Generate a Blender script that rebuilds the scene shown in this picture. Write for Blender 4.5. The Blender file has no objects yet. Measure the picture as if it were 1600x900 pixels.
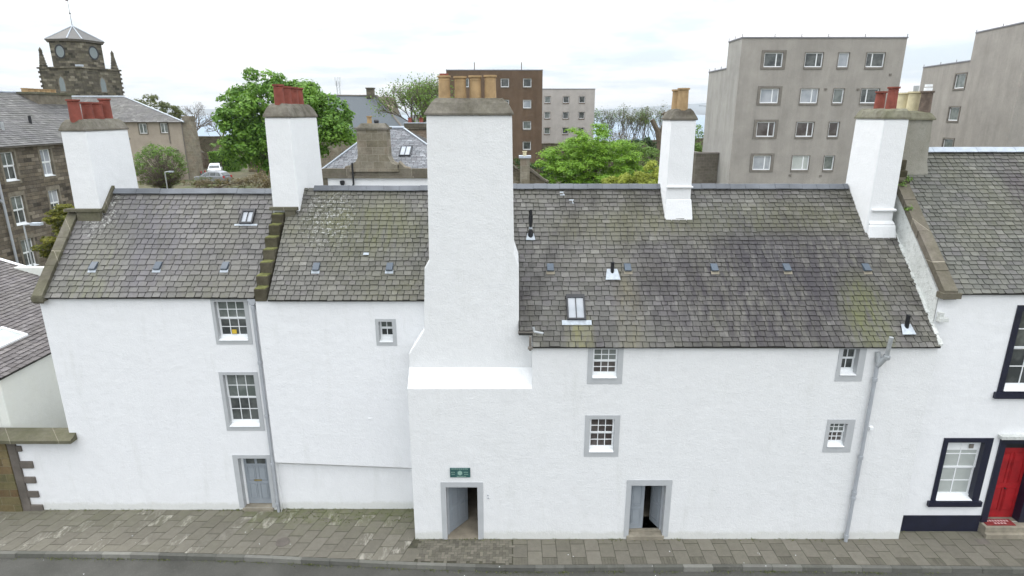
import bpy, math, random
import numpy as np
from mathutils import Vector, Matrix
R = math.radians
random.seed(7)
rng = np.random.default_rng(11)
scene = bpy.context.scene
C = scene.collection

# ------------------------------------------------------------ camera, sky, sun, exposure
cd = bpy.data.cameras.new('camera')
cam = bpy.data.objects.new('camera', cd); C.objects.link(cam)
cd.sensor_width = 36.0; cd.lens = 36.0 * 944 / 1600
cd.clip_start = 0.1; cd.clip_end = 40000
cam.location = (0, 0, 13.2); cam.rotation_euler = (R(90 - 16.1), 0, 0)
scene.camera = cam

SUN_EL, SUN_AZ = R(52), R(-62)          # azimuth from +Y (away from camera) towards +X; sun stands left, a little behind the houses
world = bpy.data.worlds.new('World'); scene.world = world; world.use_nodes = True
wt = world.node_tree; wt.nodes.clear()
def wn(t, **k):
    n = wt.nodes.new(t)
    for a, b in k.items(): setattr(n, a, b)
    return n
wo = wn('ShaderNodeOutputWorld')
sky = wn('ShaderNodeTexSky', sky_type='NISHITA'); sky.sun_disc = False
sky.sun_elevation = SUN_EL; sky.sun_rotation = SUN_AZ; sky.air_density = 1.0; sky.dust_density = 2.0
b1 = wn('ShaderNodeBackground'); b1.inputs[1].default_value = 0.13
b2 = wn('ShaderNodeBackground'); b2.inputs[1].default_value = 1.0
wt.links.new(sky.outputs[0], b1.inputs[0])
tc = wn('ShaderNodeTexCoord'); sep = wn('ShaderNodeSeparateXYZ'); wt.links.new(tc.outputs['Generated'], sep.inputs[0])
zz = wn('ShaderNodeMath', operation='MAXIMUM'); wt.links.new(sep.outputs[2], zz.inputs[0]); zz.inputs[1].default_value = 0.0
za = wn('ShaderNodeMath', operation='ADD'); wt.links.new(zz.outputs[0], za.inputs[0]); za.inputs[1].default_value = 0.10
dx = wn('ShaderNodeMath', operation='DIVIDE'); wt.links.new(sep.outputs[0], dx.inputs[0]); wt.links.new(za.outputs[0], dx.inputs[1])
dy = wn('ShaderNodeMath', operation='DIVIDE'); wt.links.new(sep.outputs[1], dy.inputs[0]); wt.links.new(za.outputs[0], dy.inputs[1])
cmb = wn('ShaderNodeCombineXYZ'); wt.links.new(dx.outputs[0], cmb.inputs[0]); wt.links.new(dy.outputs[0], cmb.inputs[1])
n1 = wn('ShaderNodeTexNoise'); n1.inputs['Scale'].default_value = 0.75; n1.inputs['Detail'].default_value = 6; n1.inputs['Roughness'].default_value = 0.55
wt.links.new(cmb.outputs[0], n1.inputs['Vector'])
r1 = wn('ShaderNodeValToRGB'); r1.color_ramp.elements[0].position = 0.36; r1.color_ramp.elements[1].position = 0.56
r1.color_ramp.elements[0].color = (0.80, 0.80, 0.80, 1); r1.color_ramp.elements[1].color = (1, 1, 1, 1)
wt.links.new(n1.outputs[0], r1.inputs[0])
n2 = wn('ShaderNodeTexNoise'); n2.inputs['Scale'].default_value = 0.7; n2.inputs['Detail'].default_value = 7; n2.inputs['Roughness'].default_value = 0.6
wt.links.new(cmb.outputs[0], n2.inputs['Vector'])
r2 = wn('ShaderNodeValToRGB'); r2.color_ramp.elements[0].position = 0.40; r2.color_ramp.elements[1].position = 0.58
r2.color_ramp.elements[0].color = (0.72, 0.81, 0.895, 1); r2.color_ramp.elements[1].color = (1.08, 1.08, 1.09, 1)
wt.links.new(n2.outputs[0], r2.inputs[0]); wt.links.new(r2.outputs[0], b2.inputs[0])
zs2 = wn('ShaderNodeMath', operation='MULTIPLY_ADD'); wt.links.new(zz.outputs[0], zs2.inputs[0]); zs2.inputs[1].default_value = 1.25; zs2.inputs[2].default_value = 0.53; wt.links.new(zs2.outputs[0], b2.inputs[1])   # overcast: brighter overhead
ms = wn('ShaderNodeMixShader'); wt.links.new(r1.outputs[0], ms.inputs[0]); wt.links.new(b1.outputs[0], ms.inputs[1]); wt.links.new(b2.outputs[0], ms.inputs[2])
wt.links.new(ms.outputs[0], wo.inputs[0])

sd = bpy.data.lights.new('sun', 'SUN'); sd.energy = 0.7; sd.angle = R(16); sd.color = (1.0, 0.97, 0.92)
sun = bpy.data.objects.new('sun', sd); C.objects.link(sun)
sdir = Vector((math.sin(SUN_AZ) * math.cos(SUN_EL), math.cos(SUN_AZ) * math.cos(SUN_EL), math.sin(SUN_EL)))
sun.rotation_euler = (-sdir).to_track_quat('-Z', 'Y').to_euler(); sun.location = (0, 0, 60)
vs = scene.view_settings; vs.view_transform = 'Standard'; vs.look = 'None'; vs.exposure = 0.87; vs.gamma = 1.0
scene.render.engine = 'CYCLES'
cy = scene.cycles
cy.max_bounces = 5; cy.diffuse_bounces = 3; cy.glossy_bounces = 2; cy.transmission_bounces = 2; cy.volume_bounces = 0; cy.transparent_max_bounces = 6
cy.use_denoising = True; cy.use_adaptive_sampling = True; cy.adaptive_threshold = 0.02
cy.sample_clamp_indirect = 4.0

# ------------------------------------------------------------ materials
class NT:
    def __init__(s, name):
        s.m = bpy.data.materials.new(name); s.m.use_nodes = True
        s.t = s.m.node_tree; s.t.nodes.clear()
        s.out = s.n('ShaderNodeOutputMaterial'); s.p = s.n('ShaderNodeBsdfPrincipled')
        s.l(s.p.outputs[0], s.out.inputs[0]); s.tc = s.n('ShaderNodeTexCoord')
    def n(s, t, **k):
        x = s.t.nodes.new(t)
        for a, b in k.items(): setattr(x, a, b)
        return x
    def l(s, a, b): s.t.links.new(a, b)
    def mapping(s, scale=(1, 1, 1), src=None):
        m = s.n('ShaderNodeMapping'); m.inputs['Scale'].default_value = scale
        s.l(src or s.tc.outputs['Object'], m.inputs[0]); return m.outputs[0]
    def noise(s, scale, detail=4, rough=0.55, vec=None, stretch=None):
        x = s.n('ShaderNodeTexNoise'); x.inputs['Scale'].default_value = scale; x.inputs['Detail'].default_value = detail
        x.inputs['Roughness'].default_value = rough
        s.l(vec or s.mapping(stretch or (1, 1, 1)), x.inputs['Vector']); return x.outputs[0]
    def ramp(s, fac, stops):
        r = s.n('ShaderNodeValToRGB'); e = r.color_ramp.elements
        while len(e) < len(stops): e.new(0.5)
        for i, (p, c) in enumerate(stops):
            e[i].position = p; c = (c, c, c) if not hasattr(c, '__len__') else c
            e[i].color = (*c, 1)
        s.l(fac, r.inputs[0]); return r.outputs[0]
    def mix(s, f, a, b, mode='MIX'):
        x = s.n('ShaderNodeMix', data_type='RGBA', blend_type=mode)
        for i, v in ((0, f), (6, a), (7, b)):
            if hasattr(v, 'links') or hasattr(v, 'is_linked'): s.l(v, x.inputs[i])
            else: x.inputs[i].default_value = v if i == 0 else (*v, 1)
        return x.outputs[2]
    def base(s, v):
        if hasattr(v, 'is_linked'): s.l(v, s.p.inputs['Base Color'])
        else: s.p.inputs['Base Color'].default_value = (*v, 1)
    def set(s, rough=0.8, spec=0.3, metal=0.0):
        s.p.inputs['Roughness'].default_value = rough; s.p.inputs['Specular IOR Level'].default_value = spec; s.p.inputs['Metallic'].default_value = metal
    def bump(s, h, dist, strength=1.0, prev=None):
        b = s.n('ShaderNodeBump'); b.inputs['Distance'].default_value = dist; b.inputs['Strength'].default_value = strength
        s.l(h, b.inputs['Height'])
        if prev: s.l(prev, b.inputs['Normal'])
        s.l(b.outputs[0], s.p.inputs['Normal']); return b.outputs[0]

def simple(name, col, rough=0.6, spec=0.4, metal=0.0, var=0.12, scale=3.0, bump=0.0, bscale=30):
    m = NT(name); m.set(rough, spec, metal)
    f = m.noise(scale)
    m.base(m.ramp(f, [(0.3, tuple(c * (1 - var) for c in col)), (0.7, tuple(min(1, c * (1 + var)) for c in col))]))
    if bump: m.bump(m.noise(bscale), bump)
    return m.m

def harl(name, col, bmp=0.012, dirt=0.0, dirtcol=(0.35, 0.36, 0.3), spots=0.0, base_dirt=0.0):
    m = NT(name); m.set(0.95, 0.1)
    c = m.ramp(m.noise(0.5, 5, 0.6), [(0.3, tuple(x * 0.955 for x in col)), (0.7, col)])
    c = m.mix(0.5, c, m.ramp(m.noise(3.5, 6, 0.7, stretch=(1, 1, 1.2)), [(0.3, tuple(x * 0.93 for x in col)), (0.65, tuple(min(1, x * 1.02) for x in col))]))
    if base_dirt:
        sz_ = m.n('ShaderNodeSeparateXYZ'); m.l(m.tc.outputs['Object'], sz_.inputs[0])
        ad_ = m.n('ShaderNodeMath', operation='MULTIPLY_ADD'); m.l(m.noise(2.5, 6, 0.75), ad_.inputs[0]); ad_.inputs[1].default_value = -0.4; m.l(sz_.outputs[2], ad_.inputs[2])
        c = m.mix(m.ramp(ad_.outputs[0], [(0.0, base_dirt), (0.12, 0.0)]), c, (0.42, 0.42, 0.33))
        c = m.mix(m.ramp(m.noise(0.9, 7, 0.75, stretch=(2.2, 2.2, 0.35)), [(0.54, 0.0), (0.75, 0.24)]), c, (0.5, 0.51, 0.47))
    if dirt:
        d = m.ramp(m.noise(1.1, 8, 0.7, stretch=(1, 1, 0.45)), [(0.5 - dirt * 0.2, 0.0), (0.78, dirt)])
        c = m.mix(d, c, dirtcol)
    if spots:
        d = m.ramp(m.noise(6, 8, 0.8), [(0.5, 0.0), (0.7, spots)])
        c = m.mix(d, c, (0.12, 0.13, 0.1))
    m.base(c)
    b = m.bump(m.noise(1.6, 4, 0.55, stretch=(1, 1, 1.25)), 0.055, 0.4)
    b = m.bump(m.noise(9, 5, 0.7, stretch=(1, 1, 1.0)), bmp * 1.2, 0.5, b)
    m.bump(m.noise(20, 4, 0.75), bmp*1.15, 0.85, b)
    return m.m

def slate_mat(name, c0, c1, moss=0.3, stain=0.0, mosscol=(0.125, 0.124, 0.068), zones=(), lichen=0.25):
    m = NT(name); m.set(0.62, 0.35)
    at = m.n('ShaderNodeAttribute'); at.attribute_name = 'tint'
    sp = m.n('ShaderNodeSeparateColor'); m.l(at.outputs[0], sp.inputs[0])
    c = m.ramp(sp.outputs[0], [(0.0, tuple(x * 0.75 for x in c0)), (0.35, c0), (0.75, c1), (1.0, tuple(x * 1.35 for x in c1))])
    c = m.mix(m.ramp(sp.outputs[1], [(0.6, 0.0), (1.0, 0.4)]), c, (0.14, 0.126, 0.138))
    c = m.mix(0.55, c, m.ramp(m.noise(14, 5, 0.75), [(0.3, 0.45), (0.7, 1.0)]), 'MULTIPLY')
    if stain:
        s = m.ramp(m.noise(0.55, 6, 0.65, stretch=(1.5, 0.75, 0.75)), [(0.47, 0.0), (0.62, stain)])
        st = m.mix(s, (1, 1, 1), m.ramp(m.noise(3.5, 5, 0.8, stretch=(4, 0.5, 0.5)), [(0.35, (0.22, 0.2, 0.22)), (0.65, (0.8, 0.77, 0.8))]))
        c = m.mix(1.0, c, st, 'MULTIPLY')
    if moss:
        a = m.ramp(m.noise(0.42, 7, 0.65, stretch=(1.3, 0.8, 0.8)), [(0.42, 0.0), (0.66, moss)])
        a2 = m.mix(1.0, a, m.ramp(m.noise(8, 4, 0.7), [(0.3, 0.35), (0.62, 1.0)]), 'MULTIPLY')
        c = m.mix(a2, c, mosscol)
    for (wx, wy, wz, rx, ry, rz, colz, st, *ns) in zones:
        mp = m.n('ShaderNodeMapping'); mp.vector_type = 'TEXTURE'; mp.inputs['Location'].default_value = (wx, wy, wz); mp.inputs['Scale'].default_value = (rx, ry, rz); m.l(m.tc.outputs['Object'], mp.inputs[0])
        gr = m.n('ShaderNodeTexGradient', gradient_type='SPHERICAL'); m.l(mp.outputs[0], gr.inputs[0])
        pr_ = m.mix(1.0, m.ramp(gr.outputs[1], [(0.0, 0.0), (0.55, 1.0)]), (m.ramp(m.noise(ns[0], 4, 0.8), [(0.54, 0.0), (0.6, 1.0)]) if ns else m.ramp(m.noise(2.6, 6, 0.75, stretch=(2.2, 0.45, 0.45)), [(0.36, 0.0), (0.62, 1.0)])), 'MULTIPLY')
        c = m.mix(m.mix(1.0, pr_, (st, st, st), 'MULTIPLY'), c, colz)
    if lichen:
        c = m.mix(m.ramp(m.noise(11, 3, 0.85), [(0.67, 0.0), (0.72, lichen)]), c, (0.36, 0.36, 0.33))
    m.base(c); m.bump(m.noise(30, 4, 0.7), 0.006, 0.8)
    return m.m

def stone_mat(name, cols, bw=0.7, bh=0.28, mortar=(0.3, 0.27, 0.22), rough_ashlar=0.02, dark=0.5, moss=0.0, mo=0.012, distort=0.06):
    m = NT(name); m.set(0.95, 0.1)
    sx = m.n('ShaderNodeSeparateXYZ'); m.l(m.tc.outputs['Object'], sx.inputs[0])
    ad = m.n('ShaderNodeMath', operation='ADD'); m.l(sx.outputs[0], ad.inputs[0]); m.l(sx.outputs[1], ad.inputs[1])
    cb = m.n('ShaderNodeCombineXYZ'); m.l(ad.outputs[0], cb.inputs[0]); m.l(sx.outputs[2], cb.inputs[1])
    nz = m.n('ShaderNodeTexNoise'); nz.inputs['Scale'].default_value = 1.8; m.l(cb.outputs[0], nz.inputs['Vector'])
    va = m.n('ShaderNodeVectorMath', operation='MULTIPLY_ADD'); m.l(nz.outputs[1], va.inputs[0]); va.inputs[1].default_value = (distort,) * 3; m.l(cb.outputs[0], va.inputs[2])
    br = m.n('ShaderNodeTexBrick'); m.l(va.outputs[0], br.inputs['Vector'])
    br.inputs['Scale'].default_value = 1; br.inputs['Brick Width'].default_value = bw; br.inputs['Row Height'].default_value = bh
    br.inputs['Mortar Size'].default_value = mo; br.inputs['Mortar Smooth'].default_value = 0.5; br.inputs['Bias'].default_value = 0
    br.inputs['Color1'].default_value = (0, 0, 0, 1); br.inputs['Color2'].default_value = (1, 1, 1, 1); br.inputs['Mortar'].default_value = (0.5, 0.5, 0.5, 1)
    n = len(cols)
    c = m.ramp(br.outputs[0], [(i / (n - 1), cc) for i, cc in enumerate(cols)])
    c = m.mix(dark, c, m.ramp(m.noise(1.3, 8, 0.7), [(0.35, (0.25, 0.23, 0.2)), (0.65, (1, 1, 1))]), 'MULTIPLY')
    c = m.mix(0.5, c, m.ramp(m.noise(9, 5, 0.7), [(0.3, 0.45), (0.7, 1.0)]), 'MULTIPLY')
    c = m.mix(br.outputs[1], c, mortar)
    if moss: c = m.mix(m.ramp(m.noise(0.9, 6, 0.7), [(0.4, 0.0), (0.6, moss)]), c, (0.105, 0.11, 0.05))
    m.base(c)
    inv = m.n('ShaderNodeMath', operation='SUBTRACT'); inv.inputs[0].default_value = 1; m.l(br.outputs[1], inv.inputs[1])
    b = m.bump(inv.outputs[0], rough_ashlar, 0.8); m.bump(m.noise(12, 5, 0.7), rough_ashlar, 0.6, b)
    return m.m

def roughcast(name, col, streak=0.25, sc=1.0):
    m = NT(name); m.set(0.95, 0.1)
    c = m.ramp(m.noise(0.8, 7, 0.65), [(0.3, tuple(x * 0.86 for x in col)), (0.7, tuple(x * 1.08 for x in col))])
    c = m.mix(streak, c, m.ramp(m.noise(0.9, 6, 0.7, stretch=(1.6, 1.6, 0.18)), [(0.35, 0.4), (0.65, 1.0)]), 'MULTIPLY')
    c = m.mix(0.35, c, m.ramp(m.noise(16, 4, 0.8), [(0.3, 0.5), (0.7, 1.0)]), 'MULTIPLY')
    m.base(c); m.bump(m.noise(25, 3, 0.7), 0.012, 0.7)
    return m.m

def leaf_mat(name, dark, light):
    m = NT(name); m.set(0.55, 0.3)
    at = m.n('ShaderNodeAttribute'); at.attribute_name = 'tint'
    c = m.ramp(at.outputs[2], [(0.0, dark), (1.0, light)])
    m.base(c)
    tr = m.n('ShaderNodeBsdfTranslucent'); m.l(m.mix(1.0, c, (1.0, 1.0, 0.6), 'MULTIPLY'), tr.inputs[0])
    mx = m.n('ShaderNodeMixShader'); mx.inputs[0].default_value = 0.35
    m.l(m.p.outputs[0], mx.inputs[1]); m.l(tr.outputs[0], mx.inputs[2]); m.l(mx.outputs[0], m.out.inputs[0])
    return m.m

def glass_mat(name, c0, c1, rough=0.06, scale=1.5):
    m = NT(name); m.set(rough, 0.7)
    m.base(m.ramp(m.noise(scale, 3, 0.6), [(0.4, c0), (0.6, c1)]))
    return m.m

M = {}
M['harl'] = harl('white_limewash_harl', (0.80, 0.81, 0.822), base_dirt=0.3)
M['harl_chim'] = harl('white_chimney_harl', (0.79, 0.80, 0.808))
M['harl_stair'] = harl('white_harl_weathered', (0.765, 0.774, 0.776), 0.014, 0.06, base_dirt=0.3)
M['harl_cream'] = harl('cream_render', (0.72, 0.735, 0.69), 0.006, 0.22, (0.62, 0.62, 0.46))
M['harl_old'] = harl('weathered_grey_white_harl', (0.68, 0.70, 0.68), 0.03, 0.5, (0.3, 0.31, 0.28), 0.5)
M['harl_neigh'] = harl('painted_render', (0.80, 0.81, 0.82), 0.008, 0.08)
M['grey_render'] = harl('bare_grey_render', (0.33, 0.32, 0.28), 0.014, 0.7, (0.2, 0.19, 0.15), 0.4)
M['slate_a'] = slate_mat('slate_left', (0.122,0.118,0.112), (0.168,0.162,0.153), 0.45, 0.15, zones=((-0.6,1.5,9.3,2.4,9,2.2,(0.16,0.15,0.175),0.5),(-1.8,1,8.2,1.2,9,1.6,(0.15,0.155,0.08),0.5),(-2.4,2.2,10.0,0.7,9,0.9,(0.42,0.42,0.39),0.9,9)))
M['slate_b'] = slate_mat('slate_middle', (0.12,0.117,0.104), (0.163,0.158,0.142), 0.6, 0.15, zones=((0.8,1.5,9.6,2.6,9,1.0,(0.115,0.12,0.045),0.6),(-0.6,2.4,9.9,1.1,9,1.1,(0.40,0.40,0.38),0.85,10)))
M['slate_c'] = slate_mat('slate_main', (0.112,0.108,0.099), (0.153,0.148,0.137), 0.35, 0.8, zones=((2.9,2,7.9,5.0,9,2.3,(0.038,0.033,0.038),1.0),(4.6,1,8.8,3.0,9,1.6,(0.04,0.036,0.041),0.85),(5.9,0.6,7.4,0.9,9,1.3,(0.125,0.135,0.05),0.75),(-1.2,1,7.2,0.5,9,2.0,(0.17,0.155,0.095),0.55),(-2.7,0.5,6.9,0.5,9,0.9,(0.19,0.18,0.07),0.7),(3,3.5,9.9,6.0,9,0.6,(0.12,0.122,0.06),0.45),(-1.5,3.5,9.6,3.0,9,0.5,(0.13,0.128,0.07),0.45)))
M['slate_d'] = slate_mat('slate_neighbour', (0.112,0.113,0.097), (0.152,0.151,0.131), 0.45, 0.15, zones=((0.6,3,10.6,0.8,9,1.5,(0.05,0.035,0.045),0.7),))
M['slate_e'] = slate_mat('slate_low_building', (0.125,0.11,0.108), (0.18,0.162,0.158), 0.2, 0.1)
M['slate_f'] = slate_mat('slate_pale', (0.19,0.20,0.215), (0.27,0.28,0.295), 0.0, 0.15, lichen=0.1)
M['slate_g'] = slate_mat('slate_tenement', (0.125,0.122,0.118), (0.18,0.175,0.17), 0.2, 0.1)
M['slate_h'] = slate_mat('slate_church', (0.14,0.165,0.185), (0.165,0.19,0.21), 0.0, 0.0, lichen=0.0)
M['deck'] = simple('roof_underside_dark', (0.035, 0.034, 0.03), 0.9)
M['ridge'] = simple('grey_ridge_slate', (0.13, 0.14, 0.155), 0.6, 0.3, var=0.25, scale=0.9)
M['lead'] = simple('lead_sheet', (0.36, 0.40, 0.445), 0.5, 0.5, 0.3, var=0.15)
M['lead_pale'] = simple('pale_lead_flashing', (0.40, 0.44, 0.48), 0.6, 0.4, 0.0, var=0.2, scale=8)
M['vent'] = simple('blue_grey_vent', (0.06, 0.08, 0.105), 0.5, 0.5, var=0.12)
M['black'] = simple('black_iron', (0.012, 0.013, 0.016), 0.4, 0.5)
M['margin'] = simple('grey_painted_stone', (0.44, 0.455, 0.465), 0.8, 0.2, var=0.04, bump=0.004)
M['door'] = simple('grey_painted_door', (0.285, 0.315, 0.345), 0.45, 0.4, var=0.05)
M['pipe'] = simple('grey_painted_iron', (0.37, 0.39, 0.415), 0.45, 0.4, var=0.06)
M['white'] = simple('white_painted_timber', (0.82, 0.84, 0.85), 0.5, 0.4, var=0.02)
M['glass'] = glass_mat('window_glass_dark', (0.04, 0.046, 0.046), (0.11, 0.12, 0.115))
M['glass_up'] = glass_mat('window_glass_reflection', (0.11, 0.13, 0.12), (0.20, 0.22, 0.21))  # paler base colour stands in for reflection, chiefly in upper sashes
M['glass_warm'] = glass_mat('window_glass_room', (0.05, 0.04, 0.037), (0.11, 0.10, 0.095))
M['glass_pale'] = glass_mat('window_glass_curtain', (0.27, 0.30, 0.33), (0.40, 0.42, 0.45), 0.1, 0.8)
M['glass_net'] = glass_mat('window_glass_net', (0.38, 0.41, 0.39), (0.47, 0.50, 0.48), 0.25, 0.8)
M['cap'] = stone_mat('weathered_cement_cap', [(0.2, 0.185, 0.155), (0.27, 0.25, 0.215)], 5, 5, dark=0.8, moss=0.15, mo=0.0)
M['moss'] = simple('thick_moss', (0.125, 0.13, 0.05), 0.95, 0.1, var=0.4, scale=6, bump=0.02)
M['cap_moss'] = stone_mat('mossy_cement_cap', [(0.24, 0.235, 0.18), (0.3, 0.29, 0.23)], 5, 5, dark=0.7, moss=0.4, mo=0.0)
M['skew'] = stone_mat('mossy_skew_stone', [(0.185, 0.172, 0.135), (0.235, 0.22, 0.18)], 1.6, 9, dark=0.6, moss=0.35, mo=0.02)
M['skew2'] = stone_mat('brown_skew_stone', [(0.185, 0.166, 0.135), (0.24, 0.215, 0.18)], 1.7, 9, dark=0.5, moss=0.2, mo=0.02)
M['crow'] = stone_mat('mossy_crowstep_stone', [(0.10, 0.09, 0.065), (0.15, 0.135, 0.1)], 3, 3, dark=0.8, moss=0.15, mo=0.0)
M['pot_red'] = simple('red_clay', (0.21, 0.062, 0.045), 0.75, 0.25, var=0.25, scale=4)
M['pot_buff'] = simple('buff_clay', (0.37, 0.255, 0.135), 0.75, 0.25, var=0.22, scale=4)
M['pot_cream'] = simple('cream_clay', (0.55, 0.49, 0.32), 0.75, 0.25, var=0.15, scale=4)
M['pot_dark'] = simple('sooty_clay', (0.13, 0.10, 0.08), 0.8, 0.25, var=0.4, scale=5)
M['tenement'] = stone_mat('dark_tenement_rubble', [(0.085, 0.075, 0.063), (0.25, 0.212, 0.16), (0.15, 0.13, 0.106), (0.35, 0.305, 0.24)], 0.62, 0.23, (0.085, 0.077, 0.068), 0.04, 0.5)
M['dressed'] = simple('dressed_sandstone', (0.18, 0.16, 0.125), 0.9, 0.15, var=0.3, scale=2.5)
M['ashlar'] = stone_mat('brown_ashlar', [(0.19, 0.17, 0.09), (0.26, 0.2, 0.11), (0.2, 0.12, 0.07), (0.16, 0.16, 0.09)], 0.75, 0.30, (0.24, 0.21, 0.14), 0.02, 0.55, 0.35)
M['quoin'] = simple('pinkish_quoin_stone', (0.135, 0.12, 0.105), 0.9, 0.15, var=0.25, scale=2)
M['tower'] = stone_mat('blackened_tower_stone', [(0.07, 0.066, 0.057), (0.22, 0.198, 0.15), (0.11, 0.10, 0.084), (0.34, 0.31, 0.24)], 0.8, 0.34, (0.09, 0.082, 0.066), 0.05, 0.4, 0.1)
M['chim_stone'] = stone_mat('tan_chimney_stone', [(0.27, 0.24, 0.18), (0.34, 0.31, 0.25), (0.31, 0.26, 0.2)], 0.6, 0.36, (0.29, 0.26, 0.21), 0.006, 0.55, 0.08)
M['rubble'] = stone_mat('brown_rubble', [(0.12, 0.1, 0.075), (0.23, 0.195, 0.15), (0.16, 0.14, 0.1)], 0.45, 0.22, (0.2, 0.18, 0.14), 0.05, 0.5, 0.25, distort=0.2)
M['rubble_pink'] = stone_mat('pinkish_rubble', [(0.2, 0.17, 0.13), (0.32, 0.26, 0.21), (0.25, 0.18, 0.13)], 0.5, 0.25, (0.28, 0.24, 0.2), 0.05, 0.4, 0.1, distort=0.2)
M['blockwork'] = stone_mat('grey_brown_blockwork', [(0.17, 0.155, 0.125), (0.22, 0.2, 0.17)], 0.45, 0.22, (0.17, 0.15, 0.13), 0.01, 0.4)
M['brownblock'] = roughcast('brown_roughcast', (0.17, 0.12, 0.085), 0.35)
M['greyblock'] = roughcast('grey_roughcast', (0.385, 0.362, 0.33), 0.25)
M['greyside'] = roughcast('grey_roughcast_gable', (0.43, 0.415, 0.39), 0.3)
M['paleblock'] = roughcast('pale_roughcast', (0.50, 0.47, 0.44), 0.15)
M['creamwall'] = roughcast('cream_roughcast', (0.42, 0.365, 0.30), 0.15)
M['sillgrey'] = simple('dark_concrete_band', (0.19, 0.175, 0.155), 0.9, 0.1, var=0.15)
M['coping'] = simple('roof_edge_trim', (0.22, 0.22, 0.24), 0.7, 0.2)
M['blackpaint'] = simple('navy_black_paint', (0.012, 0.014, 0.03), 0.35, 0.5, var=0.2, bump=0.003)
M['red'] = simple('red_door_paint', (0.34, 0.014, 0.018), 0.5, 0.35, var=0.3, scale=2.2)
M['mat_red'] = simple('red_coir_mat', (0.20, 0.035, 0.035), 0.95, 0.1, var=0.3, scale=20)
M['mat_text'] = simple('pale_mat_letters', (0.55, 0.36, 0.36), 0.95, 0.1)
M['step'] = simple('worn_step_stone', (0.26, 0.235, 0.185), 0.9, 0.15, var=0.25, scale=3, bump=0.01)
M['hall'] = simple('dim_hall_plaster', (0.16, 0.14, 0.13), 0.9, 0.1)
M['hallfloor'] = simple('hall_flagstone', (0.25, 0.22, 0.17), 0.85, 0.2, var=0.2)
M['brass'] = simple('brass', (0.42, 0.33, 0.14), 0.35, 0.5, 0.7)
M['sign'] = simple('green_sign_board', (0.035, 0.10, 0.095), 0.5, 0.4, var=0.25, scale=6)
M['signtext'] = simple('pale_sign_lettering', (0.26, 0.40, 0.34), 0.6, 0.3)
M['yellow'] = simple('yellow_card', (0.6, 0.42, 0.04), 0.7)
M['bark'] = simple('bark', (0.13, 0.105, 0.08), 0.9, 0.1, var=0.3, scale=4, bump=0.02, bscale=12)
M['twig'] = simple('grey_twigs', (0.15, 0.125, 0.10), 0.9, 0.1, var=0.2)
M['silver'] = simple('silver_car_paint', (0.30, 0.31, 0.33), 0.25, 0.6, 0.4, var=0.03)
M['carwhite'] = simple('white_car_paint', (0.75, 0.77, 0.80), 0.25, 0.6, var=0.03)
M['cargreen'] = simple('dark_car_paint', (0.11, 0.14, 0.14), 0.25, 0.6, 0.3, var=0.03)
M['carblue'] = simple('navy_car_paint', (0.03, 0.045, 0.11), 0.25, 0.6, 0.2, var=0.03)
M['tyre'] = simple('tyre_rubber', (0.02, 0.02, 0.02), 0.9)
M['rim'] = simple('alloy_rim', (0.35, 0.35, 0.36), 0.4, 0.5, 0.6)
M['lampred'] = simple('tail_lamp_red', (0.45, 0.02, 0.02), 0.3)
M['galv'] = simple('galvanised_steel', (0.40, 0.42, 0.43), 0.5, 0.5, 0.4)
M['clock'] = simple('pale_louvre_paint', (0.22, 0.255, 0.26), 0.8, 0.2, var=0.05)
M['copper'] = simple('crane_red', (0.5, 0.16, 0.14), 0.6)
M['leaf_syc'] = leaf_mat('sycamore_leaf', (0.06, 0.155, 0.022), (0.24, 0.42, 0.065))
M['leaf_bright'] = leaf_mat('fresh_green_leaf', (0.11, 0.23, 0.025), (0.30, 0.50, 0.06))
M['leaf_mid'] = leaf_mat('mid_green_leaf', (0.09, 0.16, 0.035), (0.22, 0.35, 0.09))
M['leaf_olive'] = leaf_mat('olive_leaf', (0.07, 0.085, 0.03), (0.19, 0.22, 0.075))
M['leaf_yellow'] = leaf_mat('yellow_green_leaf', (0.22, 0.27, 0.04), (0.48, 0.52, 0.10))
M['leaf_dark'] = leaf_mat('ivy_leaf', (0.02, 0.05, 0.012), (0.06, 0.12, 0.03))
M['leaf_brown'] = leaf_mat('dry_brown_leaf', (0.10, 0.08, 0.045), (0.26, 0.21, 0.12))
M['leaf_gold'] = leaf_mat('golden_conifer_leaf', (0.05, 0.07, 0.012), (0.27, 0.26, 0.04))

def m_ground():
    m = NT('garden_ground'); m.set(0.95, 0.1)
    c = m.ramp(m.noise(0.25, 8, 0.7), [(0.35, (0.09, 0.085, 0.06)), (0.5, (0.14, 0.13, 0.085)), (0.65, (0.07, 0.10, 0.035))])
    m.base(c); m.bump(m.noise(4, 6, 0.7), 0.1, 0.7); return m.m
def m_asphalt():
    m = NT('asphalt'); m.set(0.85, 0.25)
    c = m.ramp(m.noise(0.7, 6, 0.6), [(0.35, (0.06, 0.059, 0.052)), (0.65, (0.088, 0.086, 0.077))])
    c = m.mix(m.ramp(m.noise(55, 2, 0.8), [(0.6, 0.0), (0.75, 0.5)]), c, (0.3, 0.3, 0.28))
    c = m.mix(m.ramp(m.noise(4.5, 5, 0.7), [(0.58, 0.0), (0.7, 0.35)]), c, (0.05, 0.052, 0.05))
    m.base(c); m.bump(m.noise(70, 3, 0.8), 0.006, 0.8); return m.m
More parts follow.
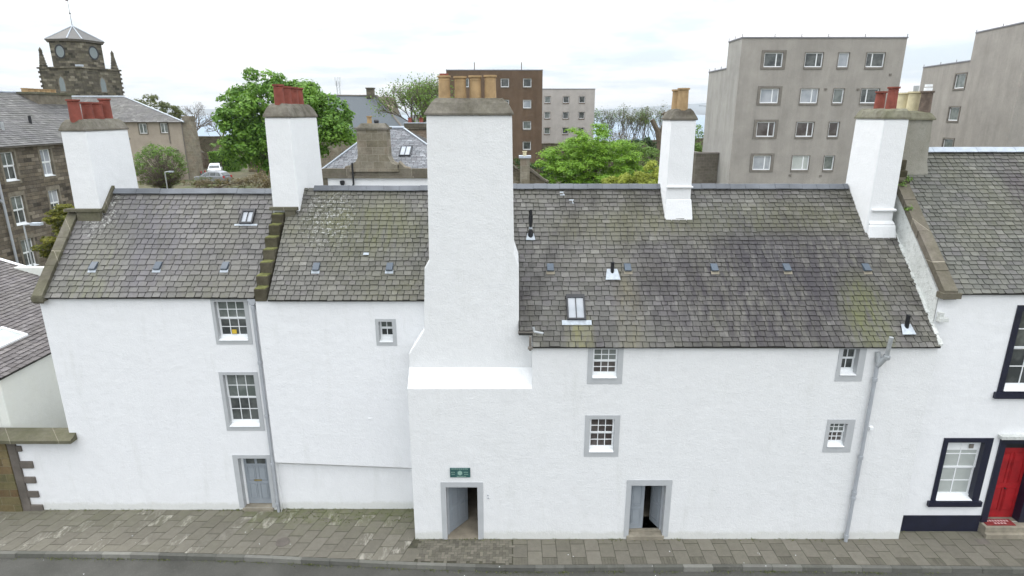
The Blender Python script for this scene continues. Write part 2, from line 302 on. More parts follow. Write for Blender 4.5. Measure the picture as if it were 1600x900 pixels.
def m_slab(name, c0, c1, paint=0.0):
    m = NT(name); m.set(0.9, 0.2)
    at = m.n('ShaderNodeAttribute'); at.attribute_name = 'tint'
    sp = m.n('ShaderNodeSeparateColor'); m.l(at.outputs[0], sp.inputs[0])
    c = m.ramp(sp.outputs[0], [(0, tuple(x * 0.8 for x in c0)), (0.3, c0), (0.8, c1), (1, tuple(x * 1.25 for x in c1))])
    c = m.mix(0.5, c, m.ramp(m.noise(5, 6, 0.75), [(0.3, 0.55), (0.7, 1.0)]), 'MULTIPLY')
    if paint:
        pm = m.ramp(m.noise(2.6, 6, 0.8, stretch=(1.6, 0.55, 1)), [(0.50, 0.0), (0.62, paint)])
        c = m.mix(m.mix(1.0, pm, m.ramp(sp.outputs[2], [(0.55, 0.0), (0.95, 1.0)]), 'MULTIPLY'), c, (0.42, 0.40, 0.345))
        c = m.mix(m.mix(1.0, m.ramp(sp.outputs[1], [(0.0, 0.0), (1.0, 0.6)]), m.ramp(m.noise(3, 5, 0.7), [(0.35, 0.2), (0.6, 1.0)]), 'MULTIPLY'), c, (0.11, 0.13, 0.045))
    c = m.mix(m.ramp(m.noise(30, 3, 0.8), [(0.62, 0.0), (0.75, 0.35)]), c, (0.08, 0.075, 0.06))
    m.base(c); m.bump(m.noise(30, 4, 0.7), 0.005, 0.8); return m.m
M['ground'] = m_ground(); M['asphalt'] = m_asphalt()
M['slab'] = m_slab('paving_slab', (0.165, 0.153, 0.125), (0.205, 0.19, 0.157), 0.9)
M['paver'] = m_slab('block_paver', (0.135, 0.125, 0.102), (0.185, 0.17, 0.138), 0.05)
M['kerb'] = m_slab('kerb_concrete', (0.125, 0.124, 0.11), (0.185, 0.182, 0.163), 0.3)
M['joint'] = simple('dark_joint_dirt', (0.055, 0.052, 0.035), 0.95, var=0.4, scale=5)
def m_sea():
    m = NT('sea_water'); m.set(0.45, 0.25)
    m.base((0.20, 0.27, 0.34)); m.bump(m.noise(0.12, 5, 0.6), 0.6, 0.5); return m.m
M['sea'] = m_sea()
M['hills'] = simple('far_land', (0.07, 0.10, 0.12), 0.95, var=0.35, scale=0.004)

# ------------------------------------------------------------ mesh helpers
ORG = {}
class MB:
    def __init__(s): s.v = []; s.f = []; s.mi = []; s.t = []
    def add(s, vs, fs, mi=0, tint=None):
        o = len(s.v); s.v += [tuple(p) for p in vs]
        for f in fs:
            s.f.append([o + i for i in f]); s.mi.append(mi); s.t.append(tint or (0.5, 0, 0))
    def box(s, x0, x1, y0, y1, z0, z1, mi=0, tint=None):
        v = [(x0,y0,z0),(x1,y0,z0),(x1,y1,z0),(x0,y1,z0),(x0,y0,z1),(x1,y0,z1),(x1,y1,z1),(x0,y1,z1)]
        s.add(v, [(0,3,2,1),(4,5,6,7),(0,1,5,4),(1,2,6,5),(2,3,7,6),(3,0,4,7)], mi, tint)
    def fbox(s, F, u0, u1, d0, d1, z0, z1, mi=0, tint=None):      # box in a wall frame F
        v = [F(u0,d0,z0),F(u1,d0,z0),F(u1,d1,z0),F(u0,d1,z0),F(u0,d0,z1),F(u1,d0,z1),F(u1,d1,z1),F(u0,d1,z1)]
        s.add(v, [(0,3,2,1),(4,5,6,7),(0,1,5,4),(1,2,6,5),(2,3,7,6),(3,0,4,7)], mi, tint)
    def frus(s, a, z0, b, z1, mi=0):                               # a, b = (x0,x1,y0,y1)
        v = [(a[0],a[2],z0),(a[1],a[2],z0),(a[1],a[3],z0),(a[0],a[3],z0),(b[0],b[2],z1),(b[1],b[2],z1),(b[1],b[3],z1),(b[0],b[3],z1)]
        s.add(v, [(0,3,2,1),(4,5,6,7),(0,1,5,4),(1,2,6,5),(2,3,7,6),(3,0,4,7)], mi)
    def prism_y(s, poly, y0, y1, mi=0):                            # poly in (x,z), anticlockwise seen from -Y
        n = len(poly); v = [(x,y0,z) for x,z in poly] + [(x,y1,z) for x,z in poly]
        s.add(v, [tuple(range(n)), tuple(range(2*n-1, n-1, -1))] + [(i, i+n, (i+1)%n+n, (i+1)%n) for i in range(n)], mi)
    def prism_x(s, poly, x0, x1, mi=0):                            # poly in (y,z)
        n = len(poly); v = [(x0,y,z) for y,z in poly] + [(x1,y,z) for y,z in poly]
        s.add(v, [tuple(range(n-1,-1,-1)), tuple(range(n, 2*n))] + [(i, (i+1)%n, (i+1)%n+n, i+n) for i in range(n)], mi)
    def tube(s, p0, p1, r0, r1=None, n=10, mi=0, caps=True):
        r1 = r0 if r1 is None else r1
        p0 = Vector(p0); p1 = Vector(p1); d = (p1 - p0).normalized()
        a = d.orthogonal().normalized(); b = d.cross(a)
        v = [p0 + (a*math.cos(6.28318*i/n) + b*math.sin(6.28318*i/n))*r0 for i in range(n)] + [p1 + (a*math.cos(6.28318*i/n) + b*math.sin(6.28318*i/n))*r1 for i in range(n)]
        f = [(i, (i+1)%n, (i+1)%n+n, i+n) for i in range(n)]
        if caps: f += [tuple(range(n-1,-1,-1)), tuple(range(n, 2*n))]
        s.add(v, f, mi)
    def lathe(s, c, prof, n=16, mi=0):
        cx, cy, cz = c; v = []; k = len(prof)
        for r, z in prof:
            for i in range(n): v.append((cx + r*math.cos(6.28318*i/n), cy + r*math.sin(6.28318*i/n), cz + z))
        f = [(j*n+i, j*n+(i+1)%n, (j+1)*n+(i+1)%n, (j+1)*n+i) for j in range(k-1) for i in range(n)]
        s.add(v, f, mi)
    def build(s, name, mats, parent=None, smooth=False, tint=False, bevel=0.0):
        me = bpy.data.meshes.new(name); org = ORG.get(parent.name if parent else '', None)
        vs = s.v if org is None else [(x-org[0], y-org[1], z-org[2]) for x, y, z in s.v]
        me.from_pydata(vs, [], s.f)
        if not isinstance(mats, (list, tuple)): mats = [mats]
        for m in mats: me.materials.append(M[m])
        me.polygons.foreach_set('material_index', s.mi)
        if tint:
            ca = me.color_attributes.new('tint', 'FLOAT_COLOR', 'CORNER')
            arr = np.ones((len(me.loops), 4), dtype=np.float32)
            ls = np.array([len(f) for f in s.f]); arr[:, :3] = np.repeat(np.array(s.t, dtype=np.float32), ls, axis=0)
            ca.data.foreach_set('color', arr.ravel())
        if smooth: me.polygons.foreach_set('use_smooth', [True]*len(me.polygons))
        me.update()
        o = bpy.data.objects.new(name, me); C.objects.link(o)
        if parent: o.parent = parent
        if org is not None: ORG[o.name] = org
        if bevel:
            b = o.modifiers.new('bevel', 'BEVEL'); b.width = bevel; b.segments = 2; b.limit_method = 'ANGLE'
        return o

def thing(name, label, cat, loc, group=None, rot=0.0, local=False):
    o = bpy.data.objects.new(name, None); C.objects.link(o); o.location = loc; o.rotation_euler = (0, 0, rot)
    o['label'] = label; o['category'] = cat
    if group: o['group'] = group
    if not local: ORG[o.name] = tuple(loc)
    return o
def tag(o, label, cat, group=None):
    o['label'] = label; o['category'] = cat
    if group: o['group'] = group
    return o
def struct(o, kind='structure'): o['kind'] = kind; return o

def frame(ox, oy, ux, uy, z0=0.0):       # wall frame: u along the wall, d inward (to the left of u), z up
    def F(u, d, z): return (ox + ux*u - uy*d, oy + uy*u + ux*d, z0 + z)
    return F
def panel(mb, F, u0, u1, z0, z1, holes, depth=0.2, mi=0):
    us = sorted(set([u0, u1] + [h[0] for h in holes] + [h[1] for h in holes]))
    zs = sorted(set([z0, z1] + [h[2] for h in holes] + [h[3] for h in holes]))
    us = [u for u in us if u0 <= u <= u1]; zs = [z for z in zs if z0 <= z <= z1]
    for i in range(len(us)-1):
        for j in range(len(zs)-1):
            um = (us[i]+us[i+1])/2; zm = (zs[j]+zs[j+1])/2
            if any(h[0] < um < h[1] and h[2] < zm < h[3] for h in holes): continue
            mb.add([F(us[i],0,zs[j]),F(us[i+1],0,zs[j]),F(us[i+1],0,zs[j+1]),F(us[i],0,zs[j+1])], [(0,1,2,3)], mi)
def reveals(mb, F, h, depth, mi=0):
    a, b, c, d = h[:4]
    P = [F(a,0,c),F(b,0,c),F(b,0,d),F(a,0,d)]; Q = [F(a,depth,c),F(b,depth,c),F(b,depth,d),F(a,depth,d)]
    mb.add(P+Q, [(0,4,5,1),(1,5,6,2),(2,6,7,3),(3,7,4,0)], mi)

def margin(mb, F, h, l, r, t, b, proud, depth, mi=0):    # dressed surround with reveals, as one ring
    a, c, e, g = h[:4]
    O = [(a-l, e-b), (c+r, e-b), (c+r, g+t), (a-l, g+t)]; I = [(a, e), (c, e), (c, g), (a, g)]
    vs = [F(u,-proud,z) for u,z in O] + [F(u,-proud,z) for u,z in I] + [F(u,0.01,z) for u,z in O] + [F(u,depth,z) for u,z in I]
    fs = []
    for i in range(4):
        j = (i+1) % 4
        if i == 0 and b == 0: continue
        fs += [(i, j, 4+j, 4+i), (8+i, 8+j, j, i), (4+i, 4+j, 12+j, 12+i)]
    mb.add(vs, fs, mi)

def sash(parent, F, h, recess, cols, rows, glass=('glass_up','glass'), marg=None, margmat='margin', fr=0.05, mun=0.022, sill=0.09, framemat='white', proud=0.015, name='window', two=True, glass_names='glass'):
    """margin ring is the part; sash frame, glass and sill are its sub-parts"""
    a, b, c, d = h
    mb = MB(); l, r, t, bb = marg or (0.001, 0.001, 0.001, 0.001)
    margin(mb, F, h, l, r, t, bb, proud if marg else 0.0, recess)
    w = mb.build(name, margmat, parent)
    s = MB(); zs0 = c + sill; mid = zs0 + (d - zs0) * 0.5
    s.fbox(F, a, b, recess-0.03, recess+0.06, c, zs0)                     # bottom rail block
    halves = [(zs0, mid, 0.0), (mid, d, -0.03)] if two else [(zs0, d, 0.0)]
    for (p, q, off) in halves:
        dd = recess + off
        s.fbox(F, a, a+fr, dd, dd+0.04, p, q); s.fbox(F, b-fr, b, dd, dd+0.04, p, q)
        s.fbox(F, a+fr, b-fr, dd, dd+0.04, q-fr*0.8, q); s.fbox(F, a+fr, b-fr, dd, dd+0.04, p, p+fr*0.8)
        for i in range(1, cols):
            u = a+fr + (b-a-2*fr)*i/cols; s.fbox(F, u-mun/2, u+mun/2, dd+0.003, dd+0.037, p+fr*0.8, q-fr*0.8)
        for j in range(1, rows):
            z = p + (q-p)*j/rows; s.fbox(F, a+fr, b-fr, dd+0.006, dd+0.034, z-mun/2, z+mun/2)
    s.build('sash_frame', framemat, w)
    for k, (p, q, off) in enumerate(halves):
        g = MB(); dd = recess + off + 0.02
        g.add([F(a+fr*0.5,dd,p+fr*0.4),F(b-fr*0.5,dd,p+fr*0.4),F(b-fr*0.5,dd,q-fr*0.4),F(a+fr*0.5,dd,q-fr*0.4)], [(0,1,2,3)])
        g.build('glass', glass[1 - k] if two else glass[0], w)
    sl = MB(); v = [F(a+0.002,-proud-0.03,c+0.003),F(b-0.002,-proud-0.03,c+0.003),F(b-0.002,recess-0.03,c+0.003),F(a+0.002,recess-0.03,c+0.003),
                    F(a+0.002,-proud-0.03,c+0.02),F(b-0.002,-proud-0.03,c+0.02),F(b-0.002,recess-0.03,c+0.05),F(a+0.002,recess-0.03,c+0.05)]
    sl.add(v, [(0,3,2,1),(4,5,6,7),(0,1,5,4),(1,2,6,5),(2,3,7,6),(3,0,4,7)]); sl.build('sill', framemat if framemat == 'white' else margmat, w)
    return w

def slates(mb, O, U, S, L, ul, ur, course=0.17, wmean=0.27, thick=0.012, mi=0, skip=None, jit=0.012, lift=0.036):
    """individual slates on a plane: O origin at the eave, U along the eave, S up the slope"""
    O = Vector(O); U = Vector(U).normalized(); S = Vector(S).normalized(); N = U.cross(S).normalized()
    if N.z < 0: N = -N
    k = 0; s = -0.03
    while s < L:
        a, b = ul(max(s, 0)), ur(max(s, 0)); u = a - (random.random()*wmean if k % 2 else random.random()*wmean*0.5)
        row = random.gauss(0, 0.04); ph = random.random()*6
        while u < b:
            w = wmean * random.uniform(0.72, 1.3); x0 = max(u, a); x1 = min(u + w, b)
            if x1 - x0 > 0.03 and not (skip and skip((x0+x1)/2, s+course/2)):
                j = lambda: random.uniform(-jit, jit)
                wav = 0.012*math.sin(u*0.9+ph)
                s0 = s + j() + wav; s1 = min(s + course + 0.05, L + 0.02); g = 0.010; h0 = lift + random.uniform(-0.004, 0.008); h1 = 0.008
                cut = min(0.03, (x1-x0)*0.25)
                P = lambda uu, ss, hh: O + U*uu + S*ss + N*hh
                c1, c2 = random.uniform(0, 1)**2*cut, random.uniform(0, 1)**2*cut
                sa, sb = s0 + random.uniform(-0.006, 0.006), s0 + random.uniform(-0.006, 0.006)
                v = [P(x0+g, sa+c1, h0), P(x0+g+c1, sa, h0), P(x1-g-c2, sb, h0), P(x1-g, sb+c2, h0), P(x1-g, s1, h1), P(x0+g, s1, h1),
                     P(x0+g, sa+c1, h0-thick), P(x0+g+c1, sa, h0-thick), P(x1-g-c2, sb, h0-thick), P(x1-g, sb+c2, h0-thick)]
                t = min(1, max(0, random.gauss(0.5, 0.2) + row)); 
                mb.add(v, [(0,1,2,3,4,5), (6,7,1,0), (7,8,2,1), (8,9,3,2), (9,4,3), (0,5,6)], mi, (t, random.random(), random.random()))
            u += w
        s += course; k += 1

def slope_roof(house, X0, X1, e, r, back_eave, mat, left=None, right=None, skip=None, course=0.17, wmean=0.27, gable='harl', name='roof', overL=0.0):
    """e=(Y,z) front eave, r=(Y,z) ridge; deck prism and slates in one mesh"""
    mb = MB(); t = 0.06
    mb.prism_x([(e[0], e[1]-t), (r[0], r[1]-t-0.02), (back_eave[0], back_eave[1]-t), (back_eave[0], back_eave[1]), (r[0], r[1]), (e[0], e[1])], X0, X1, 1)
    L = math.hypot(r[0]-e[0], r[1]-e[1]); Sv = (0, r[0]-e[0], r[1]-e[1])
    slates(mb, (0, e[0], e[1]), (1, 0, 0), Sv, L, left or (lambda s: X0), right or (lambda s: X1), course, wmean, skip=skip)
    return mb.build(name, [mat, 'deck'], house, tint=True)

def ridge(house, X0, X1, Y, z, seg=0.75, mat='ridge', w=0.17, drop=0.13):
    mb = MB(); x = X0
    while x < X1 - 0.05:
        x2 = min(x + seg*random.uniform(0.85, 1.12), X1); dz = random.uniform(-0.006, 0.008)
        mb.prism_x([(Y-w, z-drop+dz), (Y-w, z-drop+0.02+dz), (Y-0.03, z+0.03+dz), (Y+0.03, z+0.03+dz), (Y+w, z-drop+0.02+dz), (Y+w, z-drop+dz), (Y, z+0.02+dz)], x+0.004, x2-0.004)
        x = x2
    return mb.build('ridge_cap', mat, house)

def pot(parent, x, y, z, h, r, mat, rim=0.03, lean=0.0):
    mb = MB()
    mb.lathe((x, y, z), [(r*1.02, -0.1), (r*1.03, 0), (r*0.98, h*0.5), (r*0.95, h-0.14), (r*0.98, h-0.135), (r*0.98, h-0.11), (r*0.95, h-0.10), (r*0.96, h-0.06), (r+rim, h-0.05), (r+rim, h), (r*0.8, h), (r*0.78, h-0.3), (0.001, h-0.3)], 20)
    return mb.build('chimney_pot', mat, parent, smooth=False)

def stack_cap(mb, a, z0, inset, z1, over=0.03, mi=1):
    x0, x1, y0, y1 = a; n = 4
    o = (x0-over, x1+over, y0-over, y1+over)
    mb.box(*o, z0, z0+0.05, mi)
    top = (x0+inset, x1-inset, y0+inset, y1-inset)
    # lumpy haunching
    nx = max(3, int((x1-x0)/0.15)); ny = max(3, int((y1-y0)/0.15))
    ring = lambda b, k: [(b[0]+(b[1]-b[0])*i/k[0], b[2]) for i in range(k[0])] + [(b[1], b[2]+(b[3]-b[2])*i/k[1]) for i in range(k[1])] + [(b[1]-(b[1]-b[0])*i/k[0], b[3]) for i in range(k[0])] + [(b[0], b[3]-(b[3]-b[2])*i/k[1]) for i in range(k[1])]
    r0 = ring(o, (nx, ny)); r1 = ring(top, (nx, ny)); m_ = len(r0)
    J = lambda: random.uniform(-0.018, 0.018)
    v = [(x, y, z0+0.05) for x, y in r0] + [((p[0]*0.45+q[0]*0.55)+J(), (p[1]*0.45+q[1]*0.55)+J(), z0+0.05+(z1-z0)*0.62+J()) for p, q in zip(r0, r1)] + [(x+J(), y+J(), z1+J()) for x, y in r1] + [((x0+x1)/2, (y0+y1)/2, z1+0.02)]
    f = [(i, (i+1)%m_, (i+1)%m_+m_, i+m_) for i in range(m_)] + [(i+m_, (i+1)%m_+m_, (i+1)%m_+2*m_, i+2*m_) for i in range(m_)] + [(i+2*m_, (i+1)%m_+2*m_, 3*m_) for i in range(m_)]
    mb.add(v, f, mi)

# ------------------------------------------------------------ ground, road, pavement, sea
def sheet(name, xs, ys, zf, mat, kind='structure'):
    nx, ny = len(xs), len(ys); X, Y = np.meshgrid(xs, ys)
    Z = np.vectorize(zf)(X, Y)
    v = np.stack([X.ravel(), Y.ravel(), Z.ravel()], 1)
    f = [(j*nx+i, j*nx+i+1, (j+1)*nx+i+1, (j+1)*nx+i) for j in range(ny-1) for i in range(nx-1)]
    me = bpy.data.meshes.new(name); me.from_pydata(v.tolist(), [], f); me.materials.append(M[mat])
    me.polygons.foreach_set('use_smooth', [True]*len(f))
    o = bpy.data.objects.new(name, me); C.objects.link(o); o['kind'] = kind; return o
def gz(x, y):
    def sm(a, b, t): t = min(1, max(0, (t-a)/(b-a))); return t*t*(3-2*t)
    z = -0.17 + 4.95*sm(26, 46, y) + 0.6*sm(95, 115, y)*(1 if x > -5 else 0.3) - 12*sm(150, 230, y)
    if 34 < y < 140: z += 0.12*math.sin(x*0.7+y*0.2)*math.sin(y*0.45)
    return z
xs = np.concatenate([np.linspace(-9000, -200, 8), np.linspace(-150, 150, 121), np.linspace(200, 9000, 8)])
ys = np.concatenate([[-390, -200], np.linspace(-60, 260, 161), [1000, 4000, 12500]])
sheet('ground', xs, ys, gz, 'ground')
sheet('sea', np.linspace(-12900, 13400, 41), np.concatenate([[190], np.linspace(300, 12500, 40)]), lambda x, y: -4.0, 'sea')
def hz(x, y):
    a = 60 + 25*math.sin(x*0.0011) + 12*math.sin(x*0.0037+1) + 60*math.exp(-((x-2600)/500)**2) + 110*math.exp(-((x-3500)/900)**2)
    return -6 + max(0, a*min(1, (y-8000)/600))
sheet('far_shore_hills', np.linspace(-9000, 12500, 260), np.concatenate([np.linspace(7990, 8600, 5), np.linspace(9000, 12400, 6)]), hz, 'hills')

KERB = [(-30, 16.0), (-20, 15.88), (-15.9, 15.80), (-12, 15.76), (-7.9, 15.62), (-3.1, 15.31), (0, 15.18), (3.9, 15.21), (7.7, 15.22), (15.4, 15.12), (30, 14.9)]
def ky(x):
    for (a, p), (b, q) in zip(KERB, KERB[1:]):
        if a <= x <= b: return p + (q-p)*(x-a)/(b-a)
    return 15.2
mb = MB()
for i in range(60):
    x0 = -30+i; mb.add([(x0,-30,-0.14),(x0+1,-30,-0.14),(x0+1,ky(x0+1)+0.05,-0.14),(x0,ky(x0)+0.05,-0.14)], [(0,1,2,3)])
struct(mb.build('road', 'asphalt'))
mb = MB(); x = -29.0
while x < 29:
    w = 0.9; a, b = ky(x), ky(x+w); j = random.uniform(-0.006, 0.006)
    v = [(x+.005,a+j,-.17),(x+w-.005,b+j,-.17),(x+w-.005,b+.14,-.17),(x+.005,a+.14,-.17),(x+.005,a+.015+j,0.004),(x+w-.005,b+.015+j,0.004),(x+w-.005,b+.14,0.008),(x+.005,a+.14,0.008)]
    mb.add(v, [(0,3,2,1),(4,5,6,7),(0,1,5,4),(1,2,6,5),(2,3,7,6),(3,0,4,7)], 0, (random.random(), 0.1*random.random(), random.random()*0.7)); x += w
struct(mb.build('kerb', 'kerb', tint=True))
mb = MB()
def slab(P, tint, z=0.0, g=0.008, mi=0):
    cx = sum(p[0] for p in P)/4; cy_ = sum(p[1] for p in P)/4; d = random.uniform(-0.004, 0.004)
    sc_ = 1 - 2*g/0.45 if mi == 0 else 1 - 2*g/0.3
    q = [(cx + (px-cx)*sc_, cy_ + (py-cy_)*sc_, z + d + random.uniform(-.002, .002)) for px, py in P]
    mb.add(q + [(a, b, z-0.03) for a, b, c in q], [(0,1,2,3),(4,5,1,0),(5,6,2,1),(6,7,3,2),(7,4,0,3)], mi, tint)
def wallY(x): return 18.0 if x < -7.95 else 18.05 if x < -3.12 else 16.5 if x < 12.49 else 16.9
# left slabs (joints skewed), from the kerb to the wall
sh = 0.30
for k in range(-6, 62):
    xb = -30 + k*0.46; y = ky(xb) + 0.15 - (0.3 if k % 2 else 0.0)
    while y < 18.3:
        y2 = y + 0.60; X = lambda xx, yy: xx + sh*(yy-16)
        ya, yb = max(y, ky(xb)+0.15), y2
        P = [(X(xb,ya),ya),(X(xb+.46,ya),ya),(X(xb+.46,yb),yb),(X(xb,yb),yb)]; xm = P[0][0]+0.3; ym = (ya+yb)/2
        if yb-ya > 0.05 and xm < -3.05-0.55*(16.6-ym)*0 and xm > -26:
            mossy = 0.9*max(0, min(1, (ym-16.7)/1.1))*(1.0 if -9 < xm < -3 else 0.35 if xm < -13 else 0.25) + random.random()*0.12
            slab(P, (min(1, max(0, random.gauss(0.5, 0.14))), min(1, mossy), random.random()), mi=0)
        y = y2
# herringbone blocks in front of the left doorway
def rect_h(x, y, hor): return (x, y, 0.2, 0.1) if hor else (x, y, 0.1, 0.2)
for i in range(-4, 44):
    for j in range(-4, 34):
        x0 = -3.6 + i*0.1; y0 = 15.0 + j*0.1
        if (i - j) % 4 == 0: r_ = (x0, y0, 0.2, 0.1)
        elif (i - j) % 4 == 3: r_ = (x0, y0, 0.1, 0.2)
        else: continue
        xm, ym = r_[0]+r_[2]/2, r_[1]+r_[3]/2
        if -3.0 < xm < 0.02 and ky(xm)+0.2 < ym < 16.62:
            a, b, w, h = r_; slab([(a,b),(a+w,b),(a+w,b+h),(a,b+h)], (random.random()*0.8+0.1, 0.15*random.random()+0.35*max(0, ym-16.2), 0), mi=1)
# right slabs: columns with a ribbed filler at the kerb
for k in range(0, 48):
    xb = 0.03 + k*0.455; y = ky(xb) + 0.15; top = 17.3; sx = 0.035*max(0, xb-2)**0.5
    parts_ = [0.32, 0.6, 0.6, 0.6] if k % 2 == 0 else [0.6, 0.6, 0.6]
    for q, hgt in enumerate(parts_):
        y2 = min(y + hgt, top)
        if k % 2 == 0 and q == 0:
            for n_ in range(5):
                u0 = xb + n_*0.091; slab([(u0,y),(u0+.091,y),(u0+.091,y2),(u0,y2)], (random.random()*0.3+0.1, 0.1, 0), mi=1)
        elif y2 - y > 0.03 and y < wallY(xb+0.2) + 0.1:
            slab([(xb,y),(xb+.455,y),(xb+.455,y2),(xb,y2)], (min(1, max(0, random.gauss(0.45, 0.12))), min(1, 0.1*random.random()+max(0, (y-16.1))*0.5), 0.2*random.random()), mi=1 if random.random() < 0.04 else 0)
        y = y2
pav = struct(mb.build('pavement', ['slab', 'paver'], tint=True))
mb = MB()
for i in range(60):
    x0 = -30+i; mb.add([(x0,ky(x0)+0.1,-0.012),(x0+1,ky(x0+1)+0.1,-0.012),(x0+1,19,-0.012),(x0,19,-0.012)], [(0,1,2,3)])
struct(mb.build('pavement_bedding', 'joint'))

# ------------------------------------------------------------ doors
def leaf_door(parent, F, hinge, width, z0, z1, ang, depth, side, glazed=False, panels=2, mat='door', name='door'):
    """door leaf turning inward about a hinge; side=+1 hinge at left"""
    ca, sa = math.cos(ang), math.sin(ang)
    def G(u, d, z): return F(hinge + side*(u*ca) + d*sa*0.0 - side*0*d, depth + u*sa + d*ca, z) if True else None
    def G(u, d, z): return F(hinge + side*(u*ca - d*sa), depth + u*sa + d*ca, z)
    mb = MB(); t = 0.045
    mb.fbox(G, 0, width, 0, t, z0, z1)
    H = z1 - z0; st = 0.09; cw = (width - 3*st)/2 if panels == 2 else width - 2*st
    rows = [(0.10, 0.44), (0.50, 0.80 if glazed else 0.94)]
    cols_ = [(st, st+cw), (2*st+cw, 2*st+2*cw)] if panels == 2 else [(st, st+cw)]
    for (a, b) in rows:
        for (c, d) in cols_:
            for (e, f_, g_, h_) in ((c, d, z0+H*a, z0+H*a+.02), (c, d, z0+H*b-.02, z0+H*b), (c, c+.02, z0+H*a+.02, z0+H*b-.02), (d-.02, d, z0+H*a+.02, z0+H*b-.02)):
                mb.fbox(G, e, f_, -0.016, -0.001, g_, h_)
            mb.fbox(G, c+0.05, d-0.05, -0.011, -0.001, z0+H*a+.05, z0+H*b-.05)
    dr = mb.build(name, mat, parent)
    if glazed:
        for (c, d) in cols_:
            g = MB(); g.fbox(G, c, d, -0.008, -0.001, z0+H*0.85, z0+H*0.96); g.build('door_pane', 'glass', dr)
    return dr, G

def downpipe(parent, pts, r, collars, mat='pipe'):
    mb = MB()
    for a, b in zip(pts, pts[1:]): mb.tube(a, b, r, r, 12)
    for c in collars: mb.tube((c[0], c[1], c[2]), (c[0], c[1], c[2]+0.10), r*1.35, r*1.35, 12)
    return mb.build('downpipe', mat, parent)

# ------------------------------------------------------------ left white house
hA = thing('white_house', 'narrow white house at the left end, closed grey door below two sash windows', 'house', (-11.3, 18.0, 0), 'white harled houses of the row')
F = frame(0, 18.0, 1, 0)
w1, w2, d1 = (-9.34+.03, -8.38, 6.27, 7.56), (-9.36, -8.36, 3.22, 5.08), (-9.26, -8.29, 0.10, 2.02)
mb = MB(); panel(mb, F, -14.75, -7.95, -0.1, 7.72, [w1, w2, d1])
mb.prism_x([(18.01, -0.1), (18.01, 7.66), (20.8, 10.58), (23.7, 7.7), (23.7, -0.1)], -14.745, -14.45); mb.box(-14.7, -8, 23.4, 23.7, -0.1, 7.66)
mb.box(-14.4, -9.6, 18.35, 23.3, 0, 7.4)
# boundary stretch painted with the house
panel(mb, F, -16.62, -14.75, -0.1, 2.78, []); mb.box(-16.6, -14.76, 18.002, 18.35, -0.1, 2.76)
mb.build('wall', 'harl', hA)
sash(hA, F, w1, 0.17, 3, 2, marg=(0.10, 0.13, 0.09, 0.13), sill=0.11)
sash(hA, F, w2, 0.17, 3, 2, marg=(0.12, 0.14, 0.10, 0.15), sill=0.13)
mb = MB(); mb.fbox(F, -8.93, -8.79, 0.13, 0.16, 6.45, 6.58); mb.build('yellow_card', 'yellow', hA)
mb = MB(); margin(mb, F, d1, 0.17, 0.13, 0.13, 0, 0.015, 0.25); dm = mb.build('door_surround', 'margin', hA)
mb = MB(); mb.fbox(F, d1[0]+.001, d1[0]+.07, 0.19, 0.26, 0.1, 2.02); mb.fbox(F, d1[1]-.06, d1[1]-.001, 0.19, 0.26, 0.1, 2.02); mb.fbox(F, d1[0]+.07, d1[1]-.06, 0.19, 0.26, 1.97, 2.018); mb.build('door_frame', 'white', hA)
dr, G = leaf_door(hA, F, d1[0]+.075, 0.83, 0.11, 1.965, 0.0, 0.22, 1, glazed=True)
mb = MB(); mb.fbox(G, 0.29, 0.55, -0.03, -0.018, 1.02, 1.07); mb.build('letter_plate', 'brass', dr)
mb = MB(); mb.box(-9.3, -8.25, 17.9, 18.35, -0.02, 0.095); mb.build('doorstep', 'step', hA)
eA, rA = (17.9, 7.74), (20.8, 10.64)
slope_roof(hA, -14.47, -7.97, eA, rA, (23.8, 7.7), 'slate_a', course=0.198, wmean=0.26)
ridge(hA, -13.6, -8.0, 20.8, 10.71, 0.9)
def skewline(t, e=eA, r=rA): return (e[0]+(r[0]-e[0])*t, e[1]+(r[1]-e[1])*t)
mb = MB()
segs = [-0.03, 0.24, 0.50, 0.76]
for a, b in zip(segs, segs[1:]):
    p, q = skewline(a), skewline(b-0.006); h = random.uniform(0.15, 0.17)
    mb.prism_x([(p[0], p[1]-0.1), (q[0], q[1]-0.1), (q[0], q[1]+h), (p[0], p[1]+h)], -14.80, -14.48)
mb.box(-14.82, -14.46, 17.78, 18.0, 7.62, 7.78)
mb.box(-14.80, -13.62, 19.86, 20.08, 10.08, 10.17); mb.box(-14.42, -13.66, 19.9, 20.05, 9.6, 10.08)
q = skewline(0.76); q2 = skewline(1.0)
mb.prism_x([(20.1, 10.0), (20.8, 10.7), (20.8, 10.84), (20.05, 10.12)], -13.68, -13.58)
mb.build('skew_coping', 'skew', hA)
def white_chimney(parent, a, z0, z1, cap_in, cap_z, pots, potmat, capmat='cap', taper=0.05, mat='harl_chim', extra=None):
    mb = MB(); x0, x1, y0, y1 = a
    mb.frus((x0-taper, x1+taper, y0-taper*0.5, y1+taper), z0, a, z1)
    if extra: extra(mb)
    ch = mb.build('chimney', mat, parent, bevel=0.045)
    cm = MB(); stack_cap(cm, a, z1, cap_in, cap_z, mi=0); cm.build('chimney_cap', capmat, ch)
    for (x, y, h, r) in pots: pot(ch, x, y, cap_z, h, r, potmat)
    return ch
white_chimney(hA, (-14.52, -13.72, 20.05, 22.3), 9.0, 12.66, 0.16, 13.02, [(-14.1, 20.3, 0.62, 0.17), (-14.08, 20.88, 0.55, 0.16), (-14.1, 21.42, 0.55, 0.16), (-14.12, 21.9, 0.68, 0.17)], 'pot_red')
